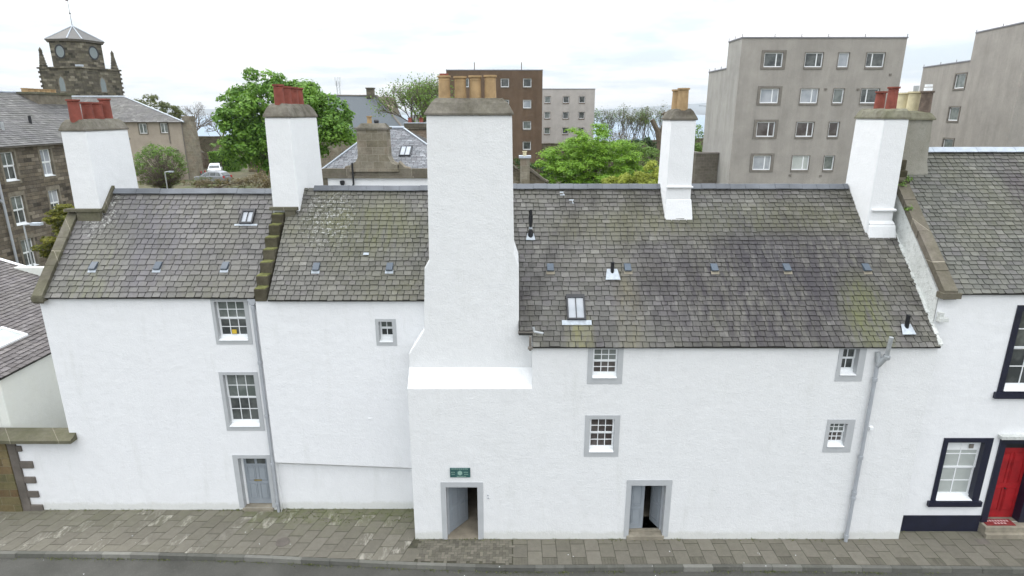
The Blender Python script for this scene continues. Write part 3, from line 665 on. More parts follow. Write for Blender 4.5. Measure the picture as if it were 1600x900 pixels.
def roof_vent(house, x, e, r, t, mat='lead_pale'):
    L = math.hypot(r[0]-e[0], r[1]-e[1]); sy, sz = (r[0]-e[0])/L, (r[1]-e[1])/L
    def W(u, s, h): return (x+u, e[0] + sy*(t*L+s) - sz*h, e[1] + sz*(t*L+s) + sy*h)
    mb = MB(); v = [W(-.11,0,.02),W(.11,0,.02),W(.11,.30,.02),W(-.11,.30,.02),W(-.10,-.01,.12),W(.10,-.01,.12),W(.10,.29,.055),W(-.10,.29,.055)]
    mb.add(v, [(0,3,2,1),(4,5,6,7),(0,1,5,4),(1,2,6,5),(2,3,7,6),(3,0,4,7)]); o = mb.build('roof_vent', 'vent', house)
    mb = MB(); mb.add([W(-.13,-.10,.036),W(.13,-.10,.036),W(.13,.02,.042),W(-.13,.02,.042)], [(0,1,2,3)]); mb.build('apron', mat, o)
for x in (-13.3, -11.26, -9.12): roof_vent(hA, x, eA, rA, 0.235)
def skylight(house, x0, x1, e, r, s0, s1, apron=0.12, glass='glass_pale'):
    L = math.hypot(r[0]-e[0], r[1]-e[1]); sy, sz = (r[0]-e[0])/L, (r[1]-e[1])/L
    def W(u, s, h): return (u, e[0] + sy*s - sz*h, e[1] + sz*s + sy*h)
    def bx(mb, a, b, c, d, h0, h1):
        v = [W(a,c,h0),W(b,c,h0),W(b,d,h0),W(a,d,h0),W(a,c,h1),W(b,c,h1),W(b,d,h1),W(a,d,h1)]
        mb.add(v, [(0,3,2,1),(4,5,6,7),(0,1,5,4),(1,2,6,5),(2,3,7,6),(3,0,4,7)])
    mb = MB(); f = 0.05
    bx(mb, x0, x0+f, s0, s1, 0, .11); bx(mb, x1-f, x1, s0, s1, 0, .11); bx(mb, x0+f, x1-f, s0, s0+f, 0, .11); bx(mb, x0+f, x1-f, s1-f*2.2, s1, 0, .112)
    bx(mb, (x0+x1)/2-.012, (x0+x1)/2+.012, s0+f, s1-f*2.2, 0.06, .10); o = mb.build('skylight', 'black', house)
    mb = MB(); bx(mb, x0+f, x1-f, s0+f, s1-f*2.2, 0.05, .07); mb.build('glass', glass, o)
    if apron: mb = MB(); bx(mb, x0-.16, x1+.16, s0-apron, s0-0.002, 0.028, .045); mb.build('flashing', 'lead_pale', o)
glA = 'glass_net'
skylight(hA, -9.02, -8.58, eA, rA, 2.72, 3.30, 0.07)
downpipe(hA, [(-8.07, 17.90, 7.6), (-8.05, 17.90, -0.02)], 0.05, [(-8.063, 17.9, z) for z in (7.35, 5.5, 3.6, 1.8, 0.25)])
mb = MB(); mb.prism_y([(-8.20, 7.68), (-7.92, 7.68), (-7.99, 7.5), (-8.13, 7.5)], 17.84, 17.96); mb.build('rainwater_head', 'pipe', hA)

# crow-stepped skew between left and middle house
# ------------------------------------------------------------ middle white house
hB = thing('white_house', 'middle white house between crow steps and great chimney, one tiny four-pane window', 'house', (-5.5, 17.9, 0), 'white harled houses of the row')
F = frame(0, 17.86, 1, 0)
ws = (-4.18, -3.75, 6.27, 6.95)
mb = MB(); panel(mb, F, -7.95, -2.42, 2.0, 7.66, [ws])
zl = lambda x: 1.95 + (1.73-1.95)*(x+7.83)/(-3.1+7.83)
xsB = np.linspace(-7.95, -3.0, 14)
for a, b in zip(xsB, xsB[1:]):
    ja, jb = zl(a), zl(b)
    mb.add([(a,17.86,ja),(b,17.86,jb),(b,17.86,2.0),(a,17.86,2.0)], [(0,1,2,3)])
    mb.add([(a,18.05,ja-0.17),(b,18.05,jb-0.17),(b,17.86,jb),(a,17.86,ja)], [(0,1,2,3)])
    mb.add([(a,18.05,-0.1),(b,18.05,-0.1),(b,18.05,jb-0.17),(a,18.05,ja-0.17)], [(0,1,2,3)])
mb.add([(-7.95,17.86,-0.1),(-7.95,18.05,-0.1),(-7.95,18.05,7.66),(-7.95,17.86,7.66)], [(3,2,1,0)])
mb.prism_x([(18.1, -0.1), (18.1, 7.8), (20.8, 10.6), (23.7, 7.7), (23.7, -0.1)], -7.9, -7.6); mb.box(-7.6, -3, 23.4, 23.7, -0.1, 7.66)
mb.box(-7.5, -4.4, 18.2, 23.3, 0, 7.4)
mb.box(-4.72, -4.58, 17.845, 17.87, 3.55, 3.61)
mb.build('wall', 'harl', hB)
sash(hB, F, ws, 0.22, 2, 1, marg=(0.10, 0.12, 0.09, 0.12), sill=0.13, two=True)
eB, rB = (17.76, 7.70), (20.8, 10.74)
slope_roof(hB, -7.52, -2.45, eB, rB, (23.8, 7.7), 'slate_b', course=0.175, wmean=0.225)
ridge(hB, -6.75, -2.3, 20.8, 10.81, 0.62)
mb = MB()
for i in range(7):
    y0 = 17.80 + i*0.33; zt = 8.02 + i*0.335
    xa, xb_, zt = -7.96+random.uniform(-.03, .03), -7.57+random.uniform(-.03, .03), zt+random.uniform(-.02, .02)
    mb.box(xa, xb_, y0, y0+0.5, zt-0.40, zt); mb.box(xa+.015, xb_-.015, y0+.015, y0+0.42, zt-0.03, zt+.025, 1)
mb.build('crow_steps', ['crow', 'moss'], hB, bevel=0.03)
mb = MB(); mb.box(-8.02, -7.12, 19.92, 20.12, 10.12, 10.22); mb.box(-7.54, -7.2, 19.95, 20.1, 9.6, 10.12); mb.build('skew_coping', 'skew', hB)
white_chimney(hB, (-7.94, -7.12, 20.1, 22.9), 9.0, 13.08, 0.18, 13.5, [(-7.5, 20.4, 0.60, 0.155), (-7.5, 21.07, 0.57, 0.155), (-7.5, 21.75, 0.57, 0.155), (-7.52, 22.35, 0.57, 0.15)], 'pot_red')
for x in (-6.19, -3.87): roof_vent(hB, x, eB, rB, 0.235)
mb = MB(); mb.prism_x([(18.85, 8.86), (18.90, 8.91), (18.88, 8.93), (18.82, 8.87)], -4.75, -4.58); mb.build('replaced_slate', 'lead_pale', hB)

# ------------------------------------------------------------ main white house
hC = thing('white_house', 'long white house carrying the great street chimney, with two open grey doorways', 'house', (4.7, 16.5, 0), 'white harled houses of the row')
F = frame(0, 16.5, 1, 0)
wA, wB, wC, wD = (2.38, 3.11, 5.66, 6.58), (2.37, 3.12, 3.18, 4.30), (9.71, 10.19, 5.75, 6.58), (9.68, 10.20, 3.36, 4.15)
D1, D2 = (-2.08, -1.09, -0.1, 1.93), (3.75, 4.84, 0.10, 1.99)
mb = MB(); panel(mb, F, -3.12, 12.48, -0.1, 5.30, [wB, wD, D1, D2]); panel(mb, F, 0.60, 12.48, 5.30, 6.66, [wA, wC])
mb.add([(-3.12,16.5,-0.1),(-3.12,17.98,-0.1),(-3.12,17.98,5.78),(-3.12,17.0,5.78),(-3.12,16.5,5.30)], [(0,4,3,2,1)])
mb.add([(-3.12,16.5,5.30),(0.60,16.5,5.30),(0.60,17.0,5.78),(-3.12,17.0,5.78)], [(0,1,2,3)])
mb.add([(0.60,16.5,5.30),(0.60,16.5,6.66),(0.60,17.05,6.9),(0.60,17.05,5.78)], [(0,1,2,3)])
mb.add([(12.48,16.5,-0.1),(12.48,17.0,-0.1),(12.48,17.0,6.9),(12.48,16.5,6.66)], [(0,1,2,3)])
mb.box(-3, 12.4, 24.2, 24.5, -0.1, 6.9)
mb.box(-3.0, -2.5, 17.2, 23.9, 0, 5.3); mb.box(-0.5, 2.2, 17.2, 23.9, 0, 5.3); mb.box(5.5, 12.3, 16.85, 23.9, 0, 5.3); mb.box(0.7, 12.3, 16.95, 23.9, 5.35, 6.4)
mb.build('wall', 'harl_stair', hC)
sash(hC, F, wA, 0.09, 3, 2, glass=('glass_up', 'glass_warm'), marg=(0.15, 0.16, 0.075, 0.19), sill=0.12)
sash(hC, F, wB, 0.09, 3, 2, glass=('glass_warm', 'glass_warm'), marg=(0.15, 0.16, 0.13, 0.16), sill=0.13)
sash(hC, F, wC, 0.20, 2, 1, glass=('glass', 'glass'), marg=(0.12, 0.20, 0.075, 0.19), sill=0.12, fr=0.045)
sash(hC, F, wD, 0.14, 3, 2, glass=('glass_up', 'glass_warm'), marg=(0.11, 0.22, 0.14, 0.19), sill=0.11, fr=0.04)
for d, bt, l, r, t in ((D1, 0.0, 0.16, 0.18, 0.18), (D2, 0, 0.15, 0.18, 0.20)):
    mb = MB(); margin(mb, F, d, l, r, t, 0, 0.018, 0.30); mb.build('door_surround', 'margin', hC)
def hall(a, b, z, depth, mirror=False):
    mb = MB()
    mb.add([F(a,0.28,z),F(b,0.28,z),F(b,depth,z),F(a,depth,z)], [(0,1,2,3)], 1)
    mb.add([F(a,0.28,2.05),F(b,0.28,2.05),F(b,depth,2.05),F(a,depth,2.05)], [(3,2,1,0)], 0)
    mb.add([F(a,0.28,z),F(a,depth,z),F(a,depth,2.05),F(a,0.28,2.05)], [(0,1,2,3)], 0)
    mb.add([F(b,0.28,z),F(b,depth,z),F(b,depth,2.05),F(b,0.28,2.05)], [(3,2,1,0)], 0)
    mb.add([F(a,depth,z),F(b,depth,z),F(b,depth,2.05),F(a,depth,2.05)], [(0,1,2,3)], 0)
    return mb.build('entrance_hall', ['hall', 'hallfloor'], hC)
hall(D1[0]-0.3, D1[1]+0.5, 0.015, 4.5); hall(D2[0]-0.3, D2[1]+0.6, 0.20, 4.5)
mb = MB(); mb.add([F(D1[0],-0.02,0.012),F(D1[1],-0.02,0.012),F(D1[1],0.32,0.016),F(D1[0],0.32,0.016)], [(0,1,2,3)]); mb.build('threshold', 'hallfloor', hC)
mb = MB(); mb.fbox(F, D1[0]+.001, D1[0]+.055, 0.20, 0.29, 0.02, 1.93); mb.build('door_frame', 'pipe', hC)
leaf_door(hC, F, D1[0]+.06, 0.88, 0.03, 1.92, R(52), 0.27, 1)
mb = MB(); mb.fbox(F, D2[0]-0.06, D2[1]+0.05, -0.06, 0.40, -0.02, 0.15); mb.fbox(F, D2[0]+.001, D2[1]-.001, 0.18, 0.9, 0.15, 0.20); mb.build('doorstep', 'step', hC, bevel=0.015)
mb = MB(); mb.fbox(F, D2[1]-.06, D2[1]-.001, 0.20, 0.29, 0.2, 1.98); mb.build('door_frame', 'pipe', hC)
leaf_door(hC, F, D2[0]+.005, 0.50, 0.205, 1.975, R(5), 0.24, 1, panels=1)
leaf_door(hC, F, D2[1]-.065, 0.50, 0.205, 1.975, R(66), 0.27, -1, panels=1)
mb = MB(); mb.fbox(F, -1.93, -1.30, -0.035, -0.002, 2.30, 2.62, 0); sg = mb.build('sign_board', 'sign', hC)
mb = MB()
for (ua, ub, z, n) in ((-1.89, -1.77, 2.47, 3), (-1.88, -1.78, 2.40, 3), (-1.50, -1.36, 2.47, 4), (-1.49, -1.36, 2.395, 4), (-1.88, -1.36, 2.585, 9), (-1.72, -1.42, 2.325, 7)):
    for k in range(n):
        a = ua + (ub-ua)*k/n; mb.fbox(F, a, a+(ub-ua)/n*0.72, -0.040, -0.036, z, z+0.024)
mb.prism_y([(-1.62+0.085*math.cos(t*0.524)*(1 if t % 2 else 0.8), 2.455+0.085*math.sin(t*0.524)*(1 if t % 2 else 0.8)) for t in range(12)], 16.458, 16.464)
mb.build('sign_lettering', 'signtext', sg)
eC, rC = (16.40, 6.70), (20.8, 10.80)
LC = math.hypot(rC[0]-eC[0], rC[1]-eC[1])
mb = MB(); t_ = 0.06
mb.prism_x([(eC[0], eC[1]-t_), (rC[0], rC[1]-0.08), (24.6, 6.9), (24.6, 6.98), (rC[0], rC[1]), (eC[0], eC[1])], 0.60, 12.47, 1)
kk = 0.42/LC; em = (eC[0]+(rC[0]-eC[0])*kk, eC[1]+(rC[1]-eC[1])*kk)
mb.prism_x([(em[0], em[1]-t_), (rC[0], rC[1]-0.08), (rC[0], rC[1]), (em[0], em[1])], 0.20, 0.60, 1)
mb.prism_x([(18.75, eC[1]+(18.75-eC[0])*(rC[1]-eC[1])/(rC[0]-eC[0])-t_), (rC[0], rC[1]-0.08), (24.6, 6.9), (rC[0], rC[1]), (18.75, eC[1]+(18.75-eC[0])*(rC[1]-eC[1])/(rC[0]-eC[0]))], -2.4, 0.60, 1)
def lC(s): return 0.60 if s < 0.40 else 0.22 if s < 3.2 else -2.4
slates(mb, (0, eC[0], eC[1]), (1,0,0), (0, rC[0]-eC[0], rC[1]-eC[1]), LC, lC, lambda s: 12.45, 0.172, 0.25, jit=0.013)
mb.build('roof', ['slate_c', 'deck'], hC, tint=True)
ridge(hC, -2.3, 11.45, 20.8, 10.87, 0.5)
mb = MB(); mb.box(0.18, 0.66, 16.72, 16.84, 6.96, 7.03); mb.box(0.50, 0.57, 16.5, 16.6, 6.52, 6.95); mb.box(0.46, 0.60, 16.40, 16.5, 6.60, 6.66); mb.build('gutter', 'sillgrey', hC)
mb = MB(); mb.tube((0.66, 16.75, 7.02), (0.92, 16.70, 6.98), 0.045, 0.045); mb.tube((0.66, 16.75, 7.0), (0.63, 16.78, 7.16), 0.04); mb.build('overflow_pipe', 'galv', hC)
# verge fillet of cement along the neighbour's gable
mb = MB(); n = 34
for i in range(n):
    s0, s1 = i*LC/n, (i+1)*LC/n
    if s0 > 3.9: break
    y0, z0 = eC[0]+(rC[0]-eC[0])*s0/LC, eC[1]+(rC[1]-eC[1])*s0/LC; y1, z1 = eC[0]+(rC[0]-eC[0])*s1/LC, eC[1]+(rC[1]-eC[1])*s1/LC
    w = random.uniform(0.02, 0.08); mb.prism_x([(y0, z0), (y1, z1), (y1, z1+w), (y0, z0+w)], 12.44-w*0.6, 12.52)
mb.build('verge_fillet', 'harl_old', hC)
# great street chimney
poly = [(-3.12, 5.62), (0.61, 5.62), (0.62, 6.96), (0.21, 7.02), (0.20, 8.95), (0.06, 9.38), (0.0, 13.16), (-2.32, 13.16), (-2.40, 9.14), (-2.54, 8.9), (-2.63, 6.98), (-3.12, 6.22)]
mb = MB(); mb.prism_y(poly, 17.0, 18.75); ch = mb.build('chimney', 'harl_stair', hC, bevel=0.03)
cm = MB(); stack_cap(cm, (-2.32, 0.0, 17.0, 18.75), 13.16, 0.26, 13.60, over=0.05, mi=0); cm.build('chimney_cap', 'cap', ch)
for x, h in ((-1.90, 0.62), (-1.45, 0.60), (-1.03, 0.62), (-0.61, 0.63)): pot(ch, x, 17.85, 13.60, h, 0.165, 'pot_buff', 0.022)
pt = MB(); pt.tube((-1.90, 17.85, 14.2), (-1.90, 17.85, 14.27), 0.13, 0.13, 14); pt.build('pot_lid', 'pot_red', ch)
def ex4(mb):
    mb.box(5.06, 5.92, 19.82, 20.5, 10.86, 10.93)
    mb.frus((5.02, 5.98, 19.70, 21.2), 9.6, (5.08, 5.90, 19.88, 21.1), 10.5)
ch = white_chimney(hC, (5.06, 5.86, 19.9, 21.1), 9.3, 13.0, 0.18, 13.34, [(5.46, 20.2, 0.64, 0.165), (5.44, 20.85, 0.62, 0.165)], 'pot_buff', extra=ex4, taper=0.02)
def ex5(mb):
    mb.box(11.56, 12.34, 19.26, 19.9, 10.18, 10.27)
    mb.frus((11.52, 12.44, 19.18, 21.1), 9.2, (11.54, 12.38, 19.26, 21.05), 9.75); mb.frus((11.54, 12.38, 19.26, 21.05), 9.75, (11.52, 12.30, 19.36, 21.0), 9.9)
ch = white_chimney(hC, (11.50, 12.27, 19.36, 21.0), 9.0, 13.04, 0.10, 13.34, [(11.88, 19.78, 0.66, 0.15), (11.9, 20.45, 0.55, 0.15)], 'pot_red', 'cap_moss', extra=ex5, taper=0.03)
for x in (1.2, 3.62, 6.33, 8.60, 11.09): roof_vent(hC, x, eC, rC, 0.425, 'step')
skylight(hC, 1.64, 2.20, eC, rC, 0.84, 1.70, 0.16)
def flue(x, Y, z, h, r, plate=0.2, thick=False):
    sy, sz = (rC[0]-eC[0])/LC, (rC[1]-eC[1])/LC
    W = lambda u, s, k: (x+u, Y+sy*s-sz*k, z+sz*s+sy*k)
    mb = MB(); mb.tube((x, Y, z-0.1), (x, Y, z+h), r, r, 14)
    if thick: mb.tube((x, Y, z-0.05), (x, Y, z+0.2), r*1.9, r*1.5, 14); mb.tube((x, Y, z+h*0.55), (x, Y, z+h*0.85), r*1.35, r*1.35, 14); mb.tube((x, Y, z+h), (x, Y, z+h+0.05), r*0.8, r*0.8, 14)
    o = mb.build('flue_pipe', 'black', hC)
    mb = MB()
    if thick: mb.tube((x, Y, z+h*0.30), (x, Y, z+h*0.38), r*1.1, r*1.1, 14)
    mb.add([W(-plate,-plate*1.1,.045),W(plate,-plate*1.1,.045),W(plate*0.7,plate*0.6,.05),W(-plate*0.7,plate*0.6,.05),W(-plate,-plate*1.1,.03),W(plate,-plate*1.1,.03)], [(0,1,2,3),(4,5,1,0)])
    mb.build('flashing', 'lead_pale', o)
flue(0.60, 19.25, 9.38, 0.82, 0.05, 0.15, True); flue(3.12, 18.20, 8.42, 0.36, 0.055, 0.23); flue(11.62, 16.78, 7.12, 0.42, 0.06, 0.2)
downpipe(hC, [(10.72, 16.40, 6.10), (10.72, 16.40, -0.04)], 0.055, [(10.72, 16.40, z) for z in (5.6, 3.0, 1.75, 1.55, 0.15)])
mb = MB(); mb.tube((10.72, 16.38, 6.10), (10.86, 16.28, 6.45), 0.075, 0.085); mb.tube((10.86, 16.28, 6.42), (10.86, 16.22, 7.05), 0.06, 0.06); mb.tube((10.70, 16.45, 6.5), (10.74, 16.40, 6.2), 0.07, 0.09); mb.tube((10.86,16.28,6.36),(10.86,16.27,6.46),0.10,0.10)
mb.build('rainwater_head', 'galv', hC)
mb = MB(); mb.box(10.87, 10.98, 16.44, 16.51, 3.95, 4.05); mb.build('vent_cover', 'white', hC)
for x, z in ((-0.76, 1.62), (-0.75, 1.52)):
    mb = MB(); mb.box(x-.02, x+.02, 16.47, 16.51, z, z+.035); mb.build('door_bell', 'pipe', hC)
for X_, Y_ in ((1.7, 20.55), (2.0, 20.3), (-9e9, 0)):
    if X_ > -100:
        z_ = eC[1]+(Y_-eC[0])*(rC[1]-eC[1])/(rC[0]-eC[0]); mb = MB(); mb.add([(X_-.08,Y_-.06,z_-.02),(X_+.08,Y_-.06,z_-.02),(X_+.08,Y_+.06,z_+.09),(X_-.08,Y_+.06,z_+.09)], [(0,1,2,3)]); mb.build('replaced_slate', 'lead_pale', hC)

# ------------------------------------------------------------ boundary wall with quoins at far left
bw = thing('boundary_wall', 'mossy brown stone wall with toothed quoins and sloped coping at the left edge of the pavement', 'wall', (-17.5, 17.9, 0))
mb = MB(); mb.box(-24, -16.9, 17.9, 18.3, -0.1, 2.76); mb.build('ashlar_face', 'ashlar', bw)
mb = MB(); mb.box(-16.9, -16.62, 17.93, 18.25, -0.1, 2.76)
for z0, z1, xe in ((-0.1, 0.22, -16.22), (0.52, 0.76, -16.26), (1.08, 1.32, -16.24), (1.66, 1.92, -16.2), (2.3, 2.5, -16.45)): mb.box(-16.62, xe, 17.94, 18.1, z0, z1)
mb.build('quoins', 'quoin', bw, bevel=0.015)
mb = MB(); x = -24.0
while x < -14.55:
    x2 = min(x+random.uniform(0.8, 1.3), -14.52); mb.prism_x([(17.68, 2.75), (18.3, 2.75), (18.3, 3.01), (18.05, 3.01), (17.68, 2.86)], x+.001, x2-.001); x = x2
mb.build('coping', 'skew', bw)

# ------------------------------------------------------------ low building behind the boundary wall
lb = thing('low_building', 'low cream rendered building with purple-grey slate roof and white skylight at the left edge', 'building', (-19, 21, 0))
mb = MB(); mb.box(-17.3, -17.0, 18.4, 26.4, -0.1, 4.80); mb.box(-25, -17.3, 26.1, 26.4, -0.1, 6.6); mb.box(-25, -17.31, 18.4, 18.7, -0.1, 4.8)
mb.build('wall', 'harl_cream', lb)
mb = MB(); S_ = Vector((-1, 0, 0.33)).normalized()
mb.add([(-16.88,18.3,4.80),(-16.88,26.5,4.80),(-27,26.5,8.14),(-27,18.3,8.14),(-16.88,18.3,4.74),(-16.88,26.5,4.74),(-27,26.5,8.08),(-27,18.3,8.08)], [(0,1,2,3),(7,6,5,4),(0,4,5,1),(1,5,6,2),(2,6,7,3),(3,7,4,0)], 1)
slates(mb, (-16.88, 0, 4.81), (0,1,0), S_, 10.5, lambda s: 18.3, lambda s: 26.45, 0.2, 0.30)
mb.build('roof', ['slate_e', 'deck'], lb, tint=True)
mb = MB(); mb.add([(-16.85,26.42,4.86),(-27,26.42,8.21),(-27,26.62,8.21),(-16.85,26.62,4.86)], [(0,3,2,1)]); mb.box(-16.9,-16.8,26.4,26.6,4.7,4.86); mb.build('verge_lead', 'white', lb)
mb = MB(); W = lambda s, y, h: (-16.88 - s*S_.x*-1, y, 4.81 + s*S_.z + h)
for (a, b, c, d, h0, h1) in ((1.25, 2.2, 19.9, 20.02, 0, .1), (1.25, 2.2, 21.1, 21.2, 0, .1), (1.25, 1.33, 20.02, 21.1, 0, .1), (2.12, 2.2, 20.02, 21.1, 0, .1), (9, 9, 9, 9, 9, 9)):
    if a == 9: continue
    v = [W(a,c,h0),W(b,c,h0),W(b,d,h0),W(a,d,h0),W(a,c,h1),W(b,c,h1),W(b,d,h1),W(a,d,h1)]; mb.add(v, [(0,1,2,3),(7,6,5,4),(4,5,1,0),(5,6,2,1),(6,7,3,2),(7,4,0,3)])
so = mb.build('skylight', 'white', lb)
mb = MB(); mb.add([W(1.3,20.0,.06),W(2.15,20.0,.06),W(2.15,21.12,.06),W(1.3,21.12,.06)], [(0,1,2,3)]); mb.build('glass', 'glass_net', so)

# ------------------------------------------------------------ red-door neighbour
hN = thing('townhouse', 'white townhouse with black window margins, black plinth and red front door', 'house', (16, 16.9, 0))
F = frame(0, 16.9, 1, 0)
n1_, n2_, nd = (13.70, 14.86, 1.18, 3.28), (15.02, 16.20, 5.05, 7.62), (15.52, 16.55, 0.36, 3.25)
mb = MB(); panel(mb, F, 12.485, 24, -0.1, 8.16, [n1_, n2_, nd]); mb.box(12.6, 13.4, 17.3, 20.9, 0, 8.1); mb.box(16.9, 24, 17.3, 20.9, 0, 8.1); mb.box(12.6, 24, 25, 25.3, 0, 8.1)
mb.build('wall', 'harl_neigh', hN)
mb = MB(); mb.prism_x([(16.95, -0.1), (16.95, 8.1), (21, 11.96), (25.2, 8.1), (25.2, -0.1)], 12.49, 12.80); mb.build('gable_wall', 'harl_old', hN)
sash(hN, F, n1_, 0.16, 2, 2, glass=('glass_net', 'glass_net'), marg=(0.15, 0.24, 0.15, 0.02), sill=0.13, margmat='blackpaint', fr=0.06, mun=0.03, proud=0.03)
sash(hN, F, n2_, 0.16, 2, 2, glass=('glass', 'glass'), marg=(0.18, 0.2, 0.18, 0.02), sill=0.13, margmat='blackpaint', fr=0.06, mun=0.03, proud=0.03)
mb = MB(); mb.fbox(F, 13.46, 15.18, -0.10, 0.0, 0.98, 1.16); mb.fbox(F, 14.76, 16.5, -0.10, 0.0, 4.82, 5.02); mb.build('window_sill', 'blackpaint', hN)
mb = MB(); mb.fbox(F, 12.75, 15.30, -0.03, -0.001, -0.1, 0.60); mb.build('plinth', 'blackpaint', hN)
mb = MB(); margin(mb, F, nd, 0.20, 0.24, 0.18, 0, 0.05, 0.30); mb.build('door_surround', 'blackpaint', hN)
mb = MB(); mb.fbox(F, 15.22, 16.9, -0.18, 0.0, 3.46, 3.56); mb.build('door_hood', 'harl_old', hN)
mb = MB(); mb.fbox(F, 15.522, 16.548, 0.20, 0.26, 2.96, 3.24); mb.build('fanlight', 'black', hN)
dr, G = leaf_door(hN, F, 15.525, 1.02, 0.37, 2.95, 0, 0.22, 1, panels=2, mat='red')
mb = MB(); mb.lathe(tuple(G(0.5, -0.06, 1.5)), [(0.001, -.03), (.03, -.02), (.035, 0), (.03, .02), (.001, .03)], 10); mb.build('door_knob', 'black', dr)
mb = MB(); mb.box(15.33, 16.9, 16.62, 17.22, -0.05, 0.35); mb.box(15.30, 17.0, 16.50, 16.62, -0.05, 0.16); mb.build('doorstep', 'step', hN, bevel=0.015)
dmat = MB(); dmat.box(15.42, 16.36, 16.70, 17.02, 0.352, 0.372); dmo = dmat.build('doormat', 'mat_red'); tag(dmo, 'dark red doormat with pale letters on the step of the red door', 'doormat')
mb = MB(); 
for k in range(9): mb.box(15.46+k*0.092, 15.46+k*0.092+0.06, 16.88, 16.96, 0.373, 0.376)
for k in range(4): mb.box(15.72+k*0.105, 15.72+k*0.105+0.07, 16.76, 16.83, 0.373, 0.376)
mb.build('mat_lettering', 'mat_text', dmo)
eN, rN = (16.80, 8.20), (21.0, 12.0)
slope_roof(hN, 12.86, 24, eN, rN, (25.3, 8.1), 'slate_d', wmean=0.235, course=0.165)
ridge(hN, 13.55, 24, 21.0, 12.08, 0.72, 'lead', w=0.2)
mb = MB()
for a, b in ((-0.02, 0.10), (0.106, 0.36), (0.366, 0.58), (0.586, 0.80)):
    p, q = skewline(a, eN, rN), skewline(b, eN, rN); h = 0.15 + random.uniform(0, .02)
    mb.prism_x([(p[0], p[1]-0.1), (q[0], q[1]-0.1), (q[0], q[1]+h), (p[0], p[1]+h)], 12.47+random.uniform(0, .02), 12.87)
mb.box(12.42, 12.98, 16.68, 16.95, 8.05, 8.22)
mb.build('skew_coping', 'skew2', hN)
mb = MB()
for y0, z0, z1 in ((19.75, 10.75, 11.12), (19.95, 11.1, 11.42), (20.08, 11.4, 11.75)): mb.box(12.46, 12.9, y0, y0+0.35, z0, z1)
mb.build('crow_steps', 'crow', hN, bevel=0.03)
mb = MB(); mb.frus((12.62, 13.85, 20.12, 22.3), 10.6, (12.62, 13.62, 20.2, 22.1), 11.7); mb.frus((12.62, 13.62, 20.2, 22.1), 11.7, (12.62, 13.56, 20.2, 22.0), 13.0); ch = mb.build('chimney', 'grey_render', hN)
mb = MB(); stack_cap(mb, (12.62, 13.56, 20.2, 22.0), 13.0, 0.12, 13.28, over=0.06, mi=0); mb.build('chimney_cap', 'cap_moss', ch)
pot(ch, 13.37, 20.42, 13.28, 0.62, 0.17, 'pot_dark'); pot(ch, 13.30, 20.92, 13.28, 0.62, 0.19, 'pot_cream'); pot(ch, 13.27, 21.45, 13.28, 0.60, 0.18, 'pot_cream')
mb = MB(); mb.tube((13.30, 20.92, 13.88), (13.30, 20.92, 14.08), 0.075, 0.085); mb.build('cowl', 'galv', ch)
mb = MB(); mb.tube((13.37, 20.42, 13.9), (13.37, 20.42, 14.0), 0.12, 0.12, 14); mb.tube((13.37, 20.42, 14.03), (13.37, 20.42, 14.1), 0.11, 0.11, 14); mb.build('cowl', 'white', ch)
mb = MB(); mb.box(12.52, 12.78, 16.72, 16.91, 7.33, 7.45); mb.box(12.52, 12.66, 16.78, 16.91, 7.45, 7.6); mb.build('putt_stone', 'harl_old', hN)
mb = MB(); mb.fbox(F, 14.50, 14.63, 0.10, 0.125, 3.0, 3.14); mb.build('window_fan', 'sillgrey', hN)
mb = MB(); mb.fbox(F, 13.72, 14.84, 0.145, 0.155, 2.92, 3.20); mb.build('window_board', 'white', hN)
for (x, y, lab) in ((13.0-5.4+0.0, 16.2, ''),):
    pass
mcv = MB(); mcv.add([(14.9,16.25,0.006),(15.3,16.25,0.006),(15.3,16.5,0.006),(14.9,16.5,0.006)], [(0,1,2,3)]); o = mcv.build('drain_cover', 'quoin'); tag(o, 'small rusty metal cover in the pavement before the red door', 'drain cover')
mcv = MB(); mcv.lathe((-7.35, 16.35, 0.008), [(0.22, -0.02), (0.22, 0), (0.18, 0.002), (0.001, 0.002)], 20); o = mcv.build('drain_cover', 'quoin'); tag(o, 'round rusty cover in the slabs below the middle white house', 'drain cover')

# ================================================================ BACKGROUND
def block_window(b, F, h, surround='sillgrey', glass='glass', split=0.62, sw=0.10, sill=0.14, name='window'):
    a, c, e, g = h
    mb = MB(); margin(mb, F, h, sw, sw, sw*0.8, sill, 0.05, 0.10); w = mb.build(name, surround, b)
    s = MB(); f = 0.07; s.fbox(F, a, a+f, 0.05, 0.10, e, g); s.fbox(F, c-f, c, 0.05, 0.10, e, g); s.fbox(F, a+f, c-f, 0.05, 0.10, g-f, g); s.fbox(F, a+f, c-f, 0.05, 0.10, e, e+f)
    if split: m_ = a+(c-a)*split; s.fbox(F, m_-f/2, m_+f/2, 0.052, 0.098, e+f, g-f)
    s.build('window_frame', 'white', w)
    gm = MB(); gm.add([F(a+.02,0.08,e+.02),F(c-.02,0.08,e+.02),F(c-.02,0.08,g-.02),F(a+.02,0.08,g-.02)], [(0,1,2,3)]); gm.build('glass', glass, w)
    return w

